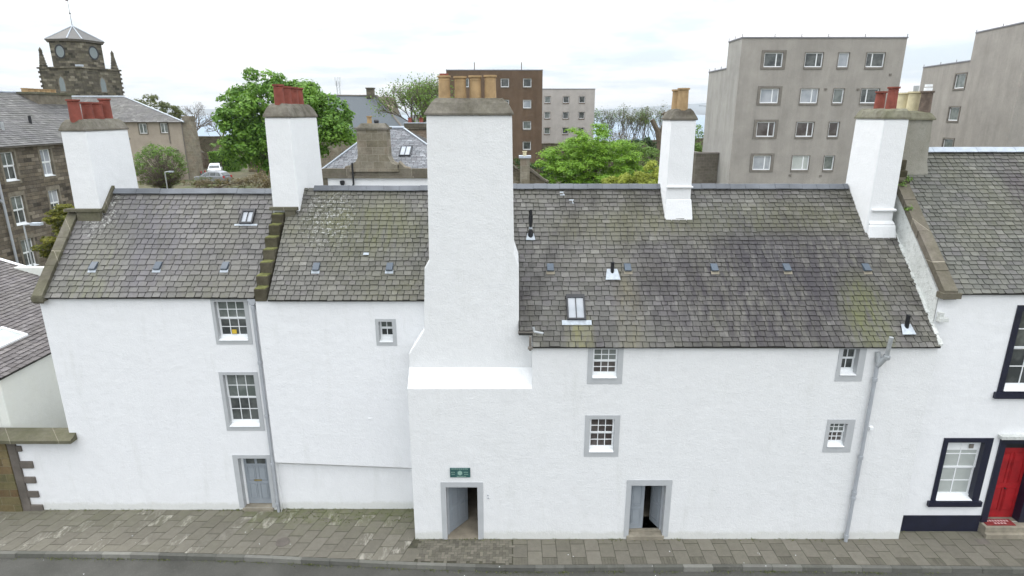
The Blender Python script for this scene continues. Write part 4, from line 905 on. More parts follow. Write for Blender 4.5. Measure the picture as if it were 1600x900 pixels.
# grey flats (five storeys) on the right
gb = thing('apartment_block', 'large grey roughcast apartment block with four columns of windows, right behind the main roof', 'apartment block', (22, 50, 4.3))
F = frame(0, 46, 1, 0)
rowsz = [(16.40, 17.38), (13.93, 14.95), (11.56, 12.62), (9.14, 10.20), (6.7, 7.7)]
colsx = [(18.0, 19.35, .66, 'glass'), (20.92, 22.2, .66, 'glass_up'), (23.3, 24.05, 0, 'glass_up'), (25.3, 26.6, .34, 'glass')]
holes = []
for (z0, z1) in rowsz:
    for (a, b, sp, g) in colsx: holes.append((a, b, z0, z1, sp))
mb = MB(); panel(mb, F, 16.31, 28.0, 3.5, 18.36, [h[:4] for h in holes])
FS = frame(16.31, 59.5, 0, -1)
panel(mb, frame(16.31, 48.8, 0, -1), 0, 2.8, 3.5, 18.36, [], mi=1); panel(mb, frame(16.31, 53.0, 0, -1), 0, 4.2, 3.5, 16.48, [], mi=1)
mb.add([(16.31,46,18.36),(28,46,18.36),(28,48.8,18.36),(16.31,48.8,18.36)], [(0,1,2,3)]); mb.add([(16.31,48.8,16.48),(28,48.8,16.48),(28,53,16.48),(16.31,53,16.48)], [(0,1,2,3)])
mb.add([(28,46,3.5),(28,53,3.5),(28,53,16.48),(28,48.8,16.48),(28,48.8,18.36),(28,46,18.36)], [(0,1,2,3,4,5)]); mb.add([(16.31,48.8,16.4),(28,48.8,16.4),(28,48.8,18.36),(16.31,48.8,18.36)], [(3,2,1,0)])
mb.add([(16.31,53,3.5),(28,53,3.5),(28,53,16.48),(16.31,53,16.48)], [(3,2,1,0)])
mb.box(16.6, 27.8, 46.35, 48.5, 4, 18.0)
mb.build('wall', ['greyblock', 'greyside'], gb)
mb = MB(); mb.fbox(F, 16.27, 28.04, -0.05, 0.05, 18.33, 18.42); mb.box(16.26, 16.36, 46.05, 48.8, 18.33, 18.42); mb.box(16.26, 16.36, 48.8, 53, 16.45, 16.54)
for x in (16.31, 18.6, 20.5, 22.4, 25, 27.98): mb.box(x-.02, x+.02, 45.98, 46.02, 18.4, 18.62)
for y in (47.5, 48.78): mb.box(16.3, 16.34, y, y+.04, 18.4, 18.62)
for y in (50, 51.5, 52.9): mb.box(16.3, 16.34, y, y+.04, 16.5, 16.72)
mb.build('roof_trim', 'coping', gb)
gg = ['glass', 'glass', 'glass_pale', 'glass', 'glass_pale', 'glass_pale', 'glass_up', 'glass', 'glass_warm', 'glass_warm', 'glass_warm', 'glass_warm', 'glass_pale', 'glass_net', 'glass_up', 'glass', 'glass', 'glass', 'glass', 'glass']
for k, h in enumerate(holes):
    block_window(gb, F, h[:4], 'sillgrey', gg[k], h[4], sw=0.03 if k % 4 else 0.2)
mb = MB()
for x, z in ((27.2, 15.9), (22.7, 14.9), (25.05, 14.88), (20.9, 8.75), (23.2, 8.7)): mb.box(x-.09, x+.09, 45.95, 46.0, z-.07, z+.07)
mb.build('wall_vent', 'sillgrey', gb)

# garden side wall beside the flats
wl = thing('garden_wall', 'short grey-brown blockwork wall abutting the grey apartment block, right of the slim white chimney', 'wall', (15, 49, 4))
mb = MB(); mb.box(14.8, 16.29, 48.6, 49.0, 4, 10.15); mb.box(14.5, 14.8, 48.6, 53, 4, 10.15); mb.build('masonry', 'blockwork', wl)
mb = MB(); mb.box(14.45, 16.29, 48.55, 49.05, 10.15, 10.27); mb.box(14.45, 14.85, 49.05, 53, 10.15, 10.27); mb.build('coping', 'sillgrey', wl)

# stepped grey flats at the far right (rotated)
rb = thing('apartment_block', 'stepped grey roughcast apartment block rising out of the frame at the top right corner', 'apartment block', (36.8, 57.4, 4.05), rot=-R(8), local=True)
FR = frame(0, 0, 0, -1)                        # u runs towards the street, wall faces left
mb = MB(); hs = [(5.6, 7.1, 11.1, 12.2), (5.6, 7.1, 8.6, 9.65), (5.6, 7.1, 6.1, 7.15)]
panel(mb, FR, 0, 7.9, -1, 13.1, hs); 
FR2 = frame(-0.35, -7.9, 0, -1); panel(mb, FR2, 0, 6.5, -1, 15.05, [])
mb.add([(-0.35,-7.9,-1),(0,-7.9,-1),(0,-7.9,15.05),(-0.35,-7.9,15.05)], [(3,2,1,0)]); mb.add([(0,-7.9,13.1),(12,-7.9,13.1),(12,-7.9,15.05),(0,-7.9,15.05)], [(3,2,1,0)])
mb.add([(0,0,13.1),(12,0,13.1),(12,-7.9,13.1),(0,-7.9,13.1)], [(0,3,2,1)]); mb.add([(0,0,-1),(12,0,-1),(12,0,13.1),(0,0,13.1)], [(3,2,1,0)])
mb.add([(-0.35,-7.9,15.05),(12,-7.9,15.05),(12,-14.4,15.05),(-0.35,-14.4,15.05)], [(0,3,2,1)]); mb.add([(-0.35,-14.4,-1),(12,-14.4,-1),(12,-14.4,15.05),(-0.35,-14.4,15.05)], [(0,1,2,3)])
mb.add([(12,0,-1),(12,-14.4,-1),(12,-14.4,15.05),(12,0,13.1)], [(0,1,2,3)]); mb.box(0.5, 11, -7.5, -0.5, -1, 12.7)
mb.build('wall', 'greyblock', rb)
for h in hs: block_window(rb, FR, h, 'sillgrey', 'glass_up', 0, sw=0.12)
mb = MB(); mb.fbox(FR, 0, 7.9, -0.05, 0.05, 13.08, 13.17); mb.fbox(FR2, 0, 6.5, -0.05, 0.05, 15.03, 15.12)
for u in (0, 2.8, 5.2, 7.6): mb.fbox(FR, u, u+.04, 0, 0.04, 13.1, 13.35)
for u in (0, 3.2, 5.5): mb.fbox(FR2, u, u+.04, 0, 0.04, 15.05, 15.3)
mb.build('roof_trim', 'coping', rb)

# brown and pale flats in the middle distance
bb = thing('apartment_block', 'brown roughcast apartment block with small white windows, behind the great chimney pots', 'apartment block', (-2, 80, 4.3))
F = frame(0, 77, 1, 0); hs = []
for z in (16.3, 13.85, 11.35, 8.9):
    for x in (-6.2, -1.35, 1.35): hs.append((x, x+0.98, z, z+0.95))
mb = MB(); panel(mb, F, -7.92, 3.69, 4, 18.2, hs); mb.add([(3.69,77,4),(3.69,88,4),(3.69,88,18.2),(3.69,77,18.2)], [(0,1,2,3)]); mb.add([(-7.92,77,4),(-7.92,88,4),(-7.92,88,18.2),(-7.92,77,18.2)], [(3,2,1,0)])
mb.add([(-7.92,77,18.2),(3.69,77,18.2),(3.69,88,18.2),(-7.92,88,18.2)], [(0,1,2,3)]); mb.add([(-7.92,88,4),(3.69,88,4),(3.69,88,18.2),(-7.92,88,18.2)], [(3,2,1,0)]); mb.build('wall', 'brownblock', bb)
for k, h in enumerate(hs): block_window(bb, F, h, 'sillgrey', ['glass', 'glass', 'glass', 'glass', 'glass', 'glass_pale', 'glass', 'glass', 'glass_up', 'glass', 'glass', 'glass'][k], 0, sw=0.04, sill=0.12)
mb = MB(); mb.fbox(F, -7.96, 3.73, -0.05, 0.1, 18.18, 18.28)
for x in (-7.9, -6.4, -2.2, 1.9, 3.6): mb.fbox(F, x, x+.04, 0, .04, 18.2, 18.35)
mb.build('roof_trim', 'coping', bb)
for x in (-4.55, 1.15):
    mb = MB(); mb.tube((x, 77.6, 18.2), (x, 77.6, 19.15), 0.05, 0.05, 6); mb.build('vent_stack', 'pot_dark', bb)
pb = thing('apartment_block', 'pale cream apartment block, lower and farther than the brown one beside it', 'apartment block', (9, 100, 4.3))
F = frame(0, 100, 1, 0); hs = []
for z in (14.82, 12.45, 10.05, 7.65):
    for x in (5.15, 8.08, 10.6): hs.append((x, x+0.92, z, z+1.0))
mb = MB(); panel(mb, F, 3.2, 13.09, 4, 16.9, hs); mb.add([(13.09,100,4),(13.09,110,4),(13.09,110,16.9),(13.09,100,16.9)], [(0,1,2,3)]); mb.add([(3.2,100,16.9),(13.09,100,16.9),(13.09,110,16.9),(3.2,110,16.9)], [(0,1,2,3)])
mb.add([(3.2,100,4),(3.2,110,4),(3.2,110,16.9),(3.2,100,16.9)], [(3,2,1,0)]); mb.build('wall', 'paleblock', pb)
for k, h in enumerate(hs): block_window(pb, F, h, 'brownblock', 'glass' if k % 3 else 'glass_up', 0, sw=0.03, sill=0.14)
mb = MB(); mb.fbox(F, 3.15, 13.13, -0.05, 0.1, 16.88, 16.98); mb.build('roof_trim', 'coping', pb)

# hip-roofed white house behind the ridge
hh = thing('hip_roofed_house', 'white house with pale slate hip roof and broad stone wallhead chimney, behind the middle roof', 'house', (-5, 36, 4))
F = frame(0, 32, 1, 0)
mb = MB(); hw = (-4.05, -3.1, 9.15, 9.62); panel(mb, F, -9.9, -2.6, 3, 9.98, [hw]); mb.box(-9.9, -9.6, 32.05, 42, 3, 9.9); mb.box(-2.9, -2.6, 32.05, 42, 3, 9.9); mb.build('wall', 'harl_neigh', hh)
sash(hh, F, hw, 0.12, 3, 1, marg=(0.16, 0.1, 0.12, 0.1), margmat='chim_stone', sill=0.05, two=False)
mb = MB(); mb.fbox(F, -9.95, -2.55, -0.14, 0.1, 9.96, 10.06); mb.fbox(F, -9.92, -2.58, -0.05, 0.28, 10.06, 10.44); mb.fbox(F, -9.9, -9.66, -0.04, 0.0, 3, 9.96); mb.build('parapet', 'skew2', hh)
e0, r0_ = (32.3, 10.35), (36.2, 12.38)
mb = MB()
A_, B_, Cc, Dd = (-9.85, 32.3, 10.33), (1.15, 32.3, 10.33), (-6.35, 36.2, 12.36), (-8.6, 36.2, 12.36)
mb.add([(-10.0,32.25,10.33),(-2.6,32.25,10.33),(-6.3,36.2,12.36),(-7.8,36.2,12.36),(-2.6,41,10.33),(-10.0,41,10.33)], [(0,1,2,3),(1,4,2),(5,0,3),(4,5,3,2)], 1)
Lh = math.hypot(3.95, 2.03)
slates(mb, (0, 32.25, 10.33), (1,0,0), (0, 3.95, 2.03), Lh, lambda s: -10.0+2.2*s/Lh, lambda s: -2.6-3.7*s/Lh, 0.16, 0.26, jit=0.005, lift=0.025)
mb.build('roof', ['slate_f', 'deck'], hh, tint=True)
mb = MB(); mb.tube((-7.85, 36.2, 12.42), (-6.25, 36.2, 12.42), 0.09, 0.09, 8); mb.tube((-10.0, 32.25, 10.38), (-7.8, 36.2, 12.42), 0.05, 0.05, 6); mb.tube((-2.6, 32.25, 10.38), (-6.3, 36.2, 12.42), 0.05, 0.05, 6); mb.build('ridge_lead', 'lead', hh)
mb = MB(); mb.prism_y([(-8.45, 10.3), (-5.9, 10.3), (-5.98, 10.62), (-6.26, 10.75), (-6.42, 11.05), (-6.44, 12.42), (-7.94, 12.42), (-7.96, 11.05), (-8.1, 10.8), (-8.38, 10.65)], 31.85, 32.95)
mb.prism_y([(-5.9, 10.3), (-5.3, 10.3), (-5.35, 10.48), (-5.62, 10.52), (-5.9, 10.8)], 32.0, 32.6); mb.prism_y([(-8.8, 10.3), (-8.45, 10.3), (-8.45, 10.6), (-8.7, 10.55)], 32.0, 32.6)
ch = mb.build('chimney', 'chim_stone', hh)
mb = MB(); mb.box(-8.03, -6.35, 31.77, 33.03, 12.42, 12.52); mb.frus((-7.95, -6.43, 31.95, 32.95), 12.52, (-7.75, -6.6, 32.1, 32.8), 12.72); mb.build('chimney_cap', 'cap', ch)
pot(ch, -7.38, 32.45, 12.72, 0.36, 0.12, 'pot_buff'); mb = MB(); mb.lathe((-7.02, 32.45, 12.7), [(0.12, 0), (0.12, .1), (0.15, .12), (0.1, .2), (0.001, .24)], 12); mb.build('cowl', 'black', ch)
mb = MB(); mb.tube((-8.35, 31.85, 8.7), (-8.35, 31.85, 9.55), .05); mb.tube((-8.35, 31.85, 9.55), (-8.28, 31.85, 9.65), .05); mb.tube((-8.28, 31.85, 9.65), (-8.28, 31.85, 10.75), .05); mb.build('downpipe', 'black', hh)
mb = MB(); mb.tube((-8.85, 31.8, 8.7), (-8.85, 31.8, 9.6), .05); mb.lathe((-8.85, 31.8, 9.55), [(0.05, 0), (0.13, .15), (0.13, .28), (0.05, .3)], 10); mb.build('soil_vent', 'black', hh)
Wn = lambda u, s, k: (u, 32.25+0.8894*s-0.457*k, 10.33+0.457*s+0.8894*k)
def hsky(x0, x1, s0, s1, lean, gl):
    mb = MB(); v = [Wn(x0,s0,0.02),Wn(x1,s0,.02),Wn(x1+lean,s1,.02),Wn(x0+lean,s1,.02),Wn(x0,s0,.1),Wn(x1,s0,.1),Wn(x1+lean,s1,.1),Wn(x0+lean,s1,.1)]
    mb.add(v, [(0,3,2,1),(4,5,6,7),(0,1,5,4),(1,2,6,5),(2,3,7,6),(3,0,4,7)]); o = mb.build('skylight', 'black', hh)
    xm = (x0+x1)/2
    mb = MB()
    for a, b in ((x0+.08, xm-.03), (xm+.03, x1-.08)): mb.add([Wn(a,s0+.06,.108),Wn(b,s0+.06,.108),Wn(b+lean,s1-.1,.108),Wn(a+lean,s1-.1,.108)], [(0,1,2,3)])
    mb.build('glass', gl, o)
hsky(-6.15, -5.5, 1.35, 2.35, 0, 'glass_pale')
rr = thing('ruined_gable', 'small brown stone gable with slim brick chimney rising left of the bright green tree', 'building', (1, 34, 4))
mb = MB(); mb.prism_y([(-0.6, 4), (2.0, 4), (2.0, 9.5), (1.75, 9.6), (1.0, 10.2), (0.3, 10.2), (-0.4, 10.75), (-0.6, 10.8)], 34, 34.4); mb.prism_y([(1.8, 4), (3.0, 4), (3.0, 9.2), (1.8, 9.4)], 34.5, 34.9); mb.build('masonry', 'rubble', rr)
mb = MB(); mb.prism_y([(0.95, 10.2), (1.75, 9.6), (2.05, 9.5), (2.05, 9.58), (1.78, 9.72), (1.0, 10.32)], 33.9, 34.5); mb.build('coping', 'skew2', rr); mb = MB(); mb.prism_y([(-0.6, 10.8), (0.35, 10.2), (0.35, 10.28), (-0.6, 10.9)], 33.9, 34.5); mb.build('coping', 'skew2', rr)
mb = MB(); mb.box(0.45, 0.98, 33.85, 34.4, 8, 10.85); ch = mb.build('chimney', 'chim_stone', rr)
mb = MB(); mb.box(0.38, 1.05, 33.78, 34.47, 10.85, 10.97); mb.build('chimney_cap', 'lead_pale', ch); pot(ch, 0.7, 34.1, 10.97, 0.24, 0.1, 'pot_cream')

# far church-like roof with dark chimney
cr = thing('slate_roofed_hall', 'large plain blue-grey slate gable roof with a dark chimney, right of the big sycamore', 'building', (-24, 92, 4))
mb = MB(); mb.prism_x([(86, 4), (86, 10.6), (92, 15.55), (98, 10.6), (98, 4)], -33, -17.0); mb.build('wall', 'chim_stone', cr)
mb = MB(); mb.add([(-33.3,85.6,10.3),(-14.2,85.6,10.3),(-19.6,92,15.65),(-33.3,92,15.75)], [(0,1,2,3)]); mb.add([(-33.3,85.6,10.2),(-14.2,85.6,10.2),(-19.6,92,15.5),(-33.3,92,15.6)], [(3,2,1,0)]); mb.add([(-14.2,85.6,10.3),(-14.2,98.4,10.3),(-19.6,92,15.65)], [(0,1,2)]); mb.add([(-33.3,98.4,10.3),(-14.2,98.4,10.3),(-19.6,92,15.65),(-33.3,92,15.75)], [(3,2,1,0)]); mb.build('roof', 'slate_h', cr)
mb = MB(); mb.tube((-14.2, 85.6, 10.35), (-19.6, 92, 15.7), 0.15, 0.15, 6); mb.tube((-19.6, 92, 15.7), (-33, 92, 15.8), 0.12, 0.12, 6); mb.build('ridge_lead', 'sillgrey', cr)
mb = MB(); mb.box(-21.0, -20.0, 91.5, 92.5, 15.2, 16.65); mb.box(-21.1, -19.9, 91.4, 92.6, 16.65, 16.8); mb.build('chimney', 'tower', cr)
fr_ = thing('far_house', 'distant low roof with small chimneys between the leaning tree and the slate hall', 'house', (-12, 105, 4))
mb = MB(); mb.box(-17, -4, 104, 110, 4, 10.8); mb.build('wall', 'rubble_pink', fr_); mb = MB(); mb.prism_x([(103.6, 10.7), (107, 13.0), (110.4, 10.7)], -17.3, -3.7); mb.build('roof', 'slate_g', fr_)
c2 = thing('chimney_stack', 'long low stone chimney stack with short red pots, just left of the great chimney', 'chimney', (-7.5, 50, 4))
mb = MB(); mb.box(-8.6, -5.6, 50, 50.9, 4, 12.0); mb.build('masonry', 'rubble_pink', c2)
mb = MB(); mb.box(-8.72, -5.5, 49.9, 51.0, 12.0, 12.18); mb.box(-8.62, -5.55, 49.95, 50.95, 12.18, 12.45); mb.build('cornice', 'tower', c2)
mb = MB(); mb.box(-8.66, -5.5, 49.92, 50.98, 12.45, 12.52); mb.build('chimney_cap', 'lead_pale', c2)
for x in (-8.2, -7.3, -6.4): pot(c2, x, 50.4, 12.5, 0.38, 0.16, 'pot_red')

# dark stone tenement at the left
tn = thing('tenement', 'dark weathered stone tenement with tall white sash windows and slate roof at the left edge', 'tenement', (-32, 38, 0))
FT = frame(-30, 26, 0, 1)
wins = [(36.20, 37.20, 9.30, 11.0), (39.25, 40.2, 9.30, 11.0), (36.20, 37.20, 6.65, 8.4), (39.25, 40.2, 6.65, 8.4), (36.2, 37.2, 4.0, 5.75), (39.25, 40.2, 4.0, 5.75), (33, 34, 9.3, 11.0), (33, 34, 6.65, 8.4), (42.6, 43.5, 9.3, 11.0)]
hs = [(a-26, b-26, c, d) for a, b, c, d in wins]
mb = MB(); panel(mb, FT, 0, 22.3, -0.2, 11.4, hs); mb.box(-42, -30.25, 48.0, 48.3, -0.2, 11.4)
mb.add([(-30,48.3,-0.2),(-30,48.3,11.4),(-35.6,48.3,14.5),(-42,48.3,11.4),(-42,48.3,-0.2)], [(0,1,2,3,4)]); mb.add([(-30,26,-0.2),(-30,26,11.4),(-35.6,26,14.5),(-42,26,11.4),(-42,26,-0.2)], [(4,3,2,1,0)])
mb.build('wall', 'tenement', tn)
for k, h in enumerate(hs): sash(tn, FT, h, 0.16, 2, 1, glass=('glass_up' if k % 2 == 0 else 'glass_pale', 'glass' if k != 1 else 'glass_pale'), marg=(0.14, 0.14, 0.26, 0.16), margmat='dressed', sill=0.08, fr=0.07, mun=0.04)
mb = MB(); v = [(-29.7,25.8,11.33),(-29.7,48.4,11.33),(-35.6,48.4,14.6),(-35.6,25.8,14.6),(-42,48.4,11.2),(-42,25.8,11.2)]; mb.add(v, [(0,1,2,3),(3,2,4,5)], 1)
Lt = math.hypot(5.9, 3.27); slates(mb, (-29.7, 0, 11.34), (0,1,0), (-5.9, 0, 3.27), Lt, lambda s: 25.8, lambda s: 48.4, 0.24, 0.34, jit=0.008)
mb.build('roof', ['slate_g', 'deck'], tn, tint=True)
mb = MB(); mb.tube((-29.78, 25.8, 11.30), (-29.78, 48.4, 11.30), 0.07, 0.07, 8); mb.build('gutter', 'sillgrey', tn)
mb = MB(); mb.tube((-35.6, 25.8, 14.66), (-35.6, 48.4, 14.66), 0.09, 0.09, 8); mb.build('ridge_cap', 'lead', tn)
mb = MB(); mb.box(-36.3, -34.2, 45.6, 49.2, 11, 14.55); ch = mb.build('chimney', 'dressed', tn)
mb = MB(); mb.frus((-36.4, -34.1, 45.5, 49.3), 14.55, (-36.45, -34.05, 45.45, 49.35), 14.7); mb.build('chimney_cap', 'cap_moss', ch)
for k in range(6): pot(ch, -35.25, 45.95+k*0.56, 14.7, 0.27, 0.2, 'pot_buff')
mb = MB(); mb.tube((-29.85, 35.45, 11.2), (-29.85, 35.45, 3.5), 0.07, 0.07, 8); mb.tube((-29.85, 34.7, 9.0), (-29.85, 35.45, 8.1), 0.06, 0.06, 8); mb.build('downpipe', 'pipe', tn)
for (y, dxx) in ((37.5, 1.5), (38.4, 1.6), (41.5, 2.2)):
    mb = MB(); zz_ = 11.34+3.27*dxx*1.0/5.9; mb.tube((-29.7-dxx, y, zz_-.05), (-29.7-dxx, y, zz_+0.5), 0.09, 0.09, 8); mb.build('flue_pipe', 'black' if y > 41 else 'galv', tn)

# cream house with hipped roof beneath the clock tower
ch_ = thing('cream_house', 'cream rendered house with grey hipped slate roof and paired windows below the clock tower', 'house', (-49, 84, 4.3))
F = frame(0, 80, 1, 0); hs = [(-47.75, -46.75, 10.75, 11.98), (-45.0, -44.05, 10.82, 12.06)]
mb = MB(); panel(mb, F, -62, -42.1, 3.5, 12.2, hs); mb.add([(-42.1,80,3.5),(-48.2,90,3.5),(-48.2,90,12.2),(-42.1,80,12.2)], [(0,1,2,3)]); mb.box(-46.6, -43.2, 79.2, 79.99, 4, 8.6)
mb.build('wall', 'creamwall', ch_)
for h in hs:
    w = block_window(ch_, F, h, 'dressed', 'glass_up', 0.5, sw=0.12); 
mb = MB(); mb.add([(-62,79.6,12.15),(-41.7,79.6,12.15),(-52.3,85.5,15.35),(-62,85.5,15.35),(-48.4,91,12.15),(-62,91,12.15)], [(0,1,2,3),(1,4,2),(4,5,3,2)], 1)
Lq = math.hypot(5.9, 3.2); slates(mb, (0, 79.6, 12.16), (1,0,0), (0, 5.9, 3.2), Lq, lambda s: -62, lambda s: -41.7-10.6*s/Lq, 0.3, 0.45, jit=0.005)
mb.build('roof', ['slate_g', 'deck'], ch_, tint=True)
mb = MB(); mb.tube((-62, 85.5, 15.4), (-52.3, 85.5, 15.4), 0.12, .12, 6); mb.tube((-52.3, 85.5, 15.4), (-41.7, 79.6, 12.2), 0.10, .10, 6); mb.build('ridge_lead', 'lead', ch_)
mb = MB(); mb.tube((-44.0, 79.9, 12.2), (-44.0, 79.9, 9.5), .06, .06, 6); mb.tube((-42.2, 79.9, 12.2), (-42.2, 79.9, 4.3), .06, .06, 6); mb.build('downpipe', 'sillgrey', ch_)
mb = MB(); mb.box(-46.7, -43.1, 79.1, 80.1, 8.6, 8.72); mb.build('porch_roof', 'sillgrey', ch_)
gp = thing('stone_buttress', 'tall narrow tan stone buttress at the right end of the cream house', 'buttress', (-41.5, 81.5, 4.3))
mb = MB(); mb.prism_y([(-42.1, 4), (-40.95, 4), (-40.95, 9.5), (-41.15, 12.2), (-41.05, 12.9), (-42.1, 12.9)], 79.95, 81.4); mb.build('masonry', 'chim_stone', gp)

# clock tower
tw = thing('clock_tower', 'blackened square stone church tower with octagonal clock stage, slated cap and pinnacles', 'clock tower', (-61.2, 92, 4.3), rot=math.atan2(61.2, 92)+R(45)-R(90)+R(0), local=True); tw.scale = (0.9, 0.9, 1.0); tw.location.x = -61.95
a = 3.75; mb = MB()
mb.box(-a-.15, a+.15, -a-.15, a+.15, 0, 11.0); mb.box(-a, a, -a, a, 11.0, 14.9)
mb.build('wall', 'tower', tw)
mb = MB(); mb.box(-a-.2, a+.2, -a-.2, a+.2, 14.9, 15.12); mb.box(-a-.22, a+.22, -a-.22, a+.22, 10.95, 11.1)
for sx in (-1, 1):
    for sy in (-1, 1):
        for k in range(6): mb.box(sx*a-.12 if sx > 0 else -a-.14, sx*a+.14 if sx > 0 else -a+.12, sy*a-.12 if sy > 0 else -a-.14, sy*a+.14 if sy > 0 else -a+.12, 11.2+k*0.62, 11.5+k*0.62)
mb.build('string_course', 'tower', tw)
mw, cw_ = 2.05, 1.45; ap = mw/2 + cw_*0.7071
ap = 3.0; m2 = 1.78
oc = [(-m2,-ap),(m2,-ap),(ap,-m2),(ap,m2),(m2,ap),(-m2,ap),(-ap,m2),(-ap,-m2)]
mb = MB(); n = 8; mb.add([(x,y,15.1) for x,y in oc]+[(x,y,18.55) for x,y in oc], [(i,(i+1)%n,(i+1)%n+n,i+n) for i in range(n)]+[tuple(range(n,2*n))]); mb.build('belfry', 'tower', tw)
k_ = 1.13; mb = MB(); mb.add([(x*1.08,y*1.08,18.5) for x,y in oc]+[(x*k_,y*k_,18.75) for x,y in oc], [(i,(i+1)%n,(i+1)%n+n,i+n) for i in range(n)]+[tuple(range(n,2*n)), tuple(range(n-1,-1,-1))]); mb.build('cornice', 'sillgrey', tw)
mb = MB(); mb.add([(x*k_*1.02,y*k_*1.02,18.76) for x,y in oc]+[(0,0,20.75)], [(i,(i+1)%n,n) for i in range(n)]); rf = mb.build('roof', 'slate_g', tw, tint=True)
mb = MB()
for x, y in oc: mb.tube((x*k_, y*k_, 18.8), (0, 0, 20.8), 0.10, 0.06, 5)
mb.build('hip_lead', 'lead_pale', rf)
mb = MB(); mb.tube((0, 0, 20.6), (0, 0, 24.6), 0.04, 0.02, 6); mb.lathe((0,0,22.4), [(0.001,-.16),(.16,0),(.001,.16)], 8); mb.box(-0.35, 0.15, -.02, .02, 24.0, 24.3); mb.build('weather_vane', 'black', tw)
for (ax, sgn) in (('x', 1), ('y', -1)):
    def FFt(u, d, z, ax=ax, sgn=sgn): return (sgn*(ap+0.0-d), u, z) if ax == 'x' else (u, sgn*(ap-d), z)
    mb = MB(); pts = [(0.74*math.cos(i*math.pi/9), 0.74*math.sin(i*math.pi/9)) for i in range(18)]; P1 = [FFt(u,-0.02,17.15+z) for u, z in pts]; P2 = [FFt(u*1.28,-0.06,17.15+z*1.28) for u, z in pts]; P3 = [FFt(u,-0.06,17.15+z) for u, z in pts]
    mb.add(P2+P3, [(i,(i+1)%18,(i+1)%18+18,i+18) for i in range(18)]+[], 0); mb.add(P1, [tuple(range(18))], 1); mb.build('clock_face', ['black', 'clock'], tw)
for (ax, sgn) in (('x', 1), ('y', -1)):
    def FFb(u, d, z, ax=ax, sgn=sgn): return (sgn*(a-d), u, z) if ax == 'x' else (u, sgn*(a-d), z)
    ar = [(-0.5, 11.9), (0.5, 11.9), (0.5, 13.1), (0.35, 13.55), (0, 13.85), (-0.35, 13.55), (-0.5, 13.1)]
    mb = MB(); mb.add([FFb(u,-0.03,z) for u, z in ar], [tuple(range(7))], 1); o_ = [(u*1.35, 12.7+(z-12.7)*1.15) for u, z in ar]; mb.add([FFb(u,-0.05,z) for u, z in o_]+[FFb(u,-0.05,z) for u, z in ar], [(i,(i+1)%7,(i+1)%7+7,i+7) for i in range(7)], 0); mb.build('louvred_opening', ['dressed', 'clock'], tw)
for sx, sy in ((-1,-1),(1,-1),(1,1),(-1,1)):
    mb = MB(); h_ = 0.35 if (sx, sy) == (1, -1) else 2.3
    mb.box(sx*3.3-.38, sx*3.3+.38, sy*3.3-.38, sy*3.3+.38, 15.1, 15.4)
    if h_ > 1:
        mb.lathe((sx*3.3, sy*3.3, 15.4), [(0.62, 0), (0.58, .3), (0.26, 1.7), (0.34, 1.95), (0.001, 2.4)], 4)
        for k in range(5):
            for dx_, dy_ in ((1,1),(1,-1),(-1,1),(-1,-1)): q = 0.36-0.055*k; mb.box(sx*3.3+dx_*q*0.75-.07, sx*3.3+dx_*q*0.75+.07, sy*3.3+dy_*q*0.75-.07, sy*3.3+dy_*q*0.75+.07, 15.55+k*.36, 15.68+k*.36)
    mb.build('pinnacle', 'tower' if h_ > 1 else 'lead_pale', tw)

# stone garden walls
def gwall(name, label, pts, thick, mat, base=3.5, group=None):
    (x0, y0, z0), (x1, y1, z1) = pts; t = thing(name, label, 'wall', ((x0+x1)/2, (y0+y1)/2, 4), group); mb = MB()
    n = max(2, int(math.hypot(x1-x0, y1-y0)/1.5)); dx_, dy_ = (x1-x0)/n, (y1-y0)/n; L_ = math.hypot(dx_, dy_); nx, ny = -dy_/L_*thick, dx_/L_*thick
    zs_ = [z0+(z1-z0)*i/n+random.uniform(-.06, .06) for i in range(n+1)]
    for i in range(n):
        a_, b_ = (x0+dx_*i, y0+dy_*i), (x0+dx_*(i+1), y0+dy_*(i+1)); za_, zb_ = zs_[i], zs_[i+1]
        mb.add([(a_[0],a_[1],base),(b_[0],b_[1],base),(b_[0]+nx,b_[1]+ny,base),(a_[0]+nx,a_[1]+ny,base),(a_[0],a_[1],za_),(b_[0],b_[1],zb_),(b_[0]+nx,b_[1]+ny,zb_),(a_[0]+nx,a_[1]+ny,za_)], [(4,5,6,7),(0,1,5,4),(2,3,7,6)] + ([(3,0,4,7)] if i == 0 else []) + ([(1,2,6,5)] if i == n-1 else []))
    mb.build('masonry', mat, t)
    mb = MB()
    for i in range(n):
        a_, b_ = (x0+dx_*i, y0+dy_*i), (x0+dx_*(i+1), y0+dy_*(i+1)); za_, zb_ = zs_[i]+.003, zs_[i+1]+.003
        mb.add([(a_[0]-nx*.15,a_[1]-ny*.15,za_),(b_[0]-nx*.15,b_[1]-ny*.15,zb_),(b_[0]+nx*1.15,b_[1]+ny*1.15,zb_),(a_[0]+nx*1.15,a_[1]+ny*1.15,za_),(a_[0]-nx*.15,a_[1]-ny*.15,za_+.12),(b_[0]-nx*.15,b_[1]-ny*.15,zb_+.12),(b_[0]+nx*1.15,b_[1]+ny*1.15,zb_+.12),(a_[0]+nx*1.15,a_[1]+ny*1.15,za_+.12)], [(0,3,2,1),(4,5,6,7),(0,1,5,4),(1,2,6,5),(2,3,7,6),(3,0,4,7)])
    mb.build('coping', 'skew2', t); return t
gwall('stone_wall', 'long brown rubble garden wall running behind the bright green tree', [(-4, 84, 8.9), (34, 104, 9.2)], 0.5, 'rubble')
gwall('stone_wall', 'dark rubble wall in front of the sea, left of the big sycamore', [(-60, 118, 9.0), (-24, 118, 8.6)], 0.5, 'rubble')
gwall('stone_wall', 'low rubble wall behind the silver hatchback in the car park', [(-39.5, 92, 6.7), (-22, 88, 6.6)], 0.5, 'rubble')
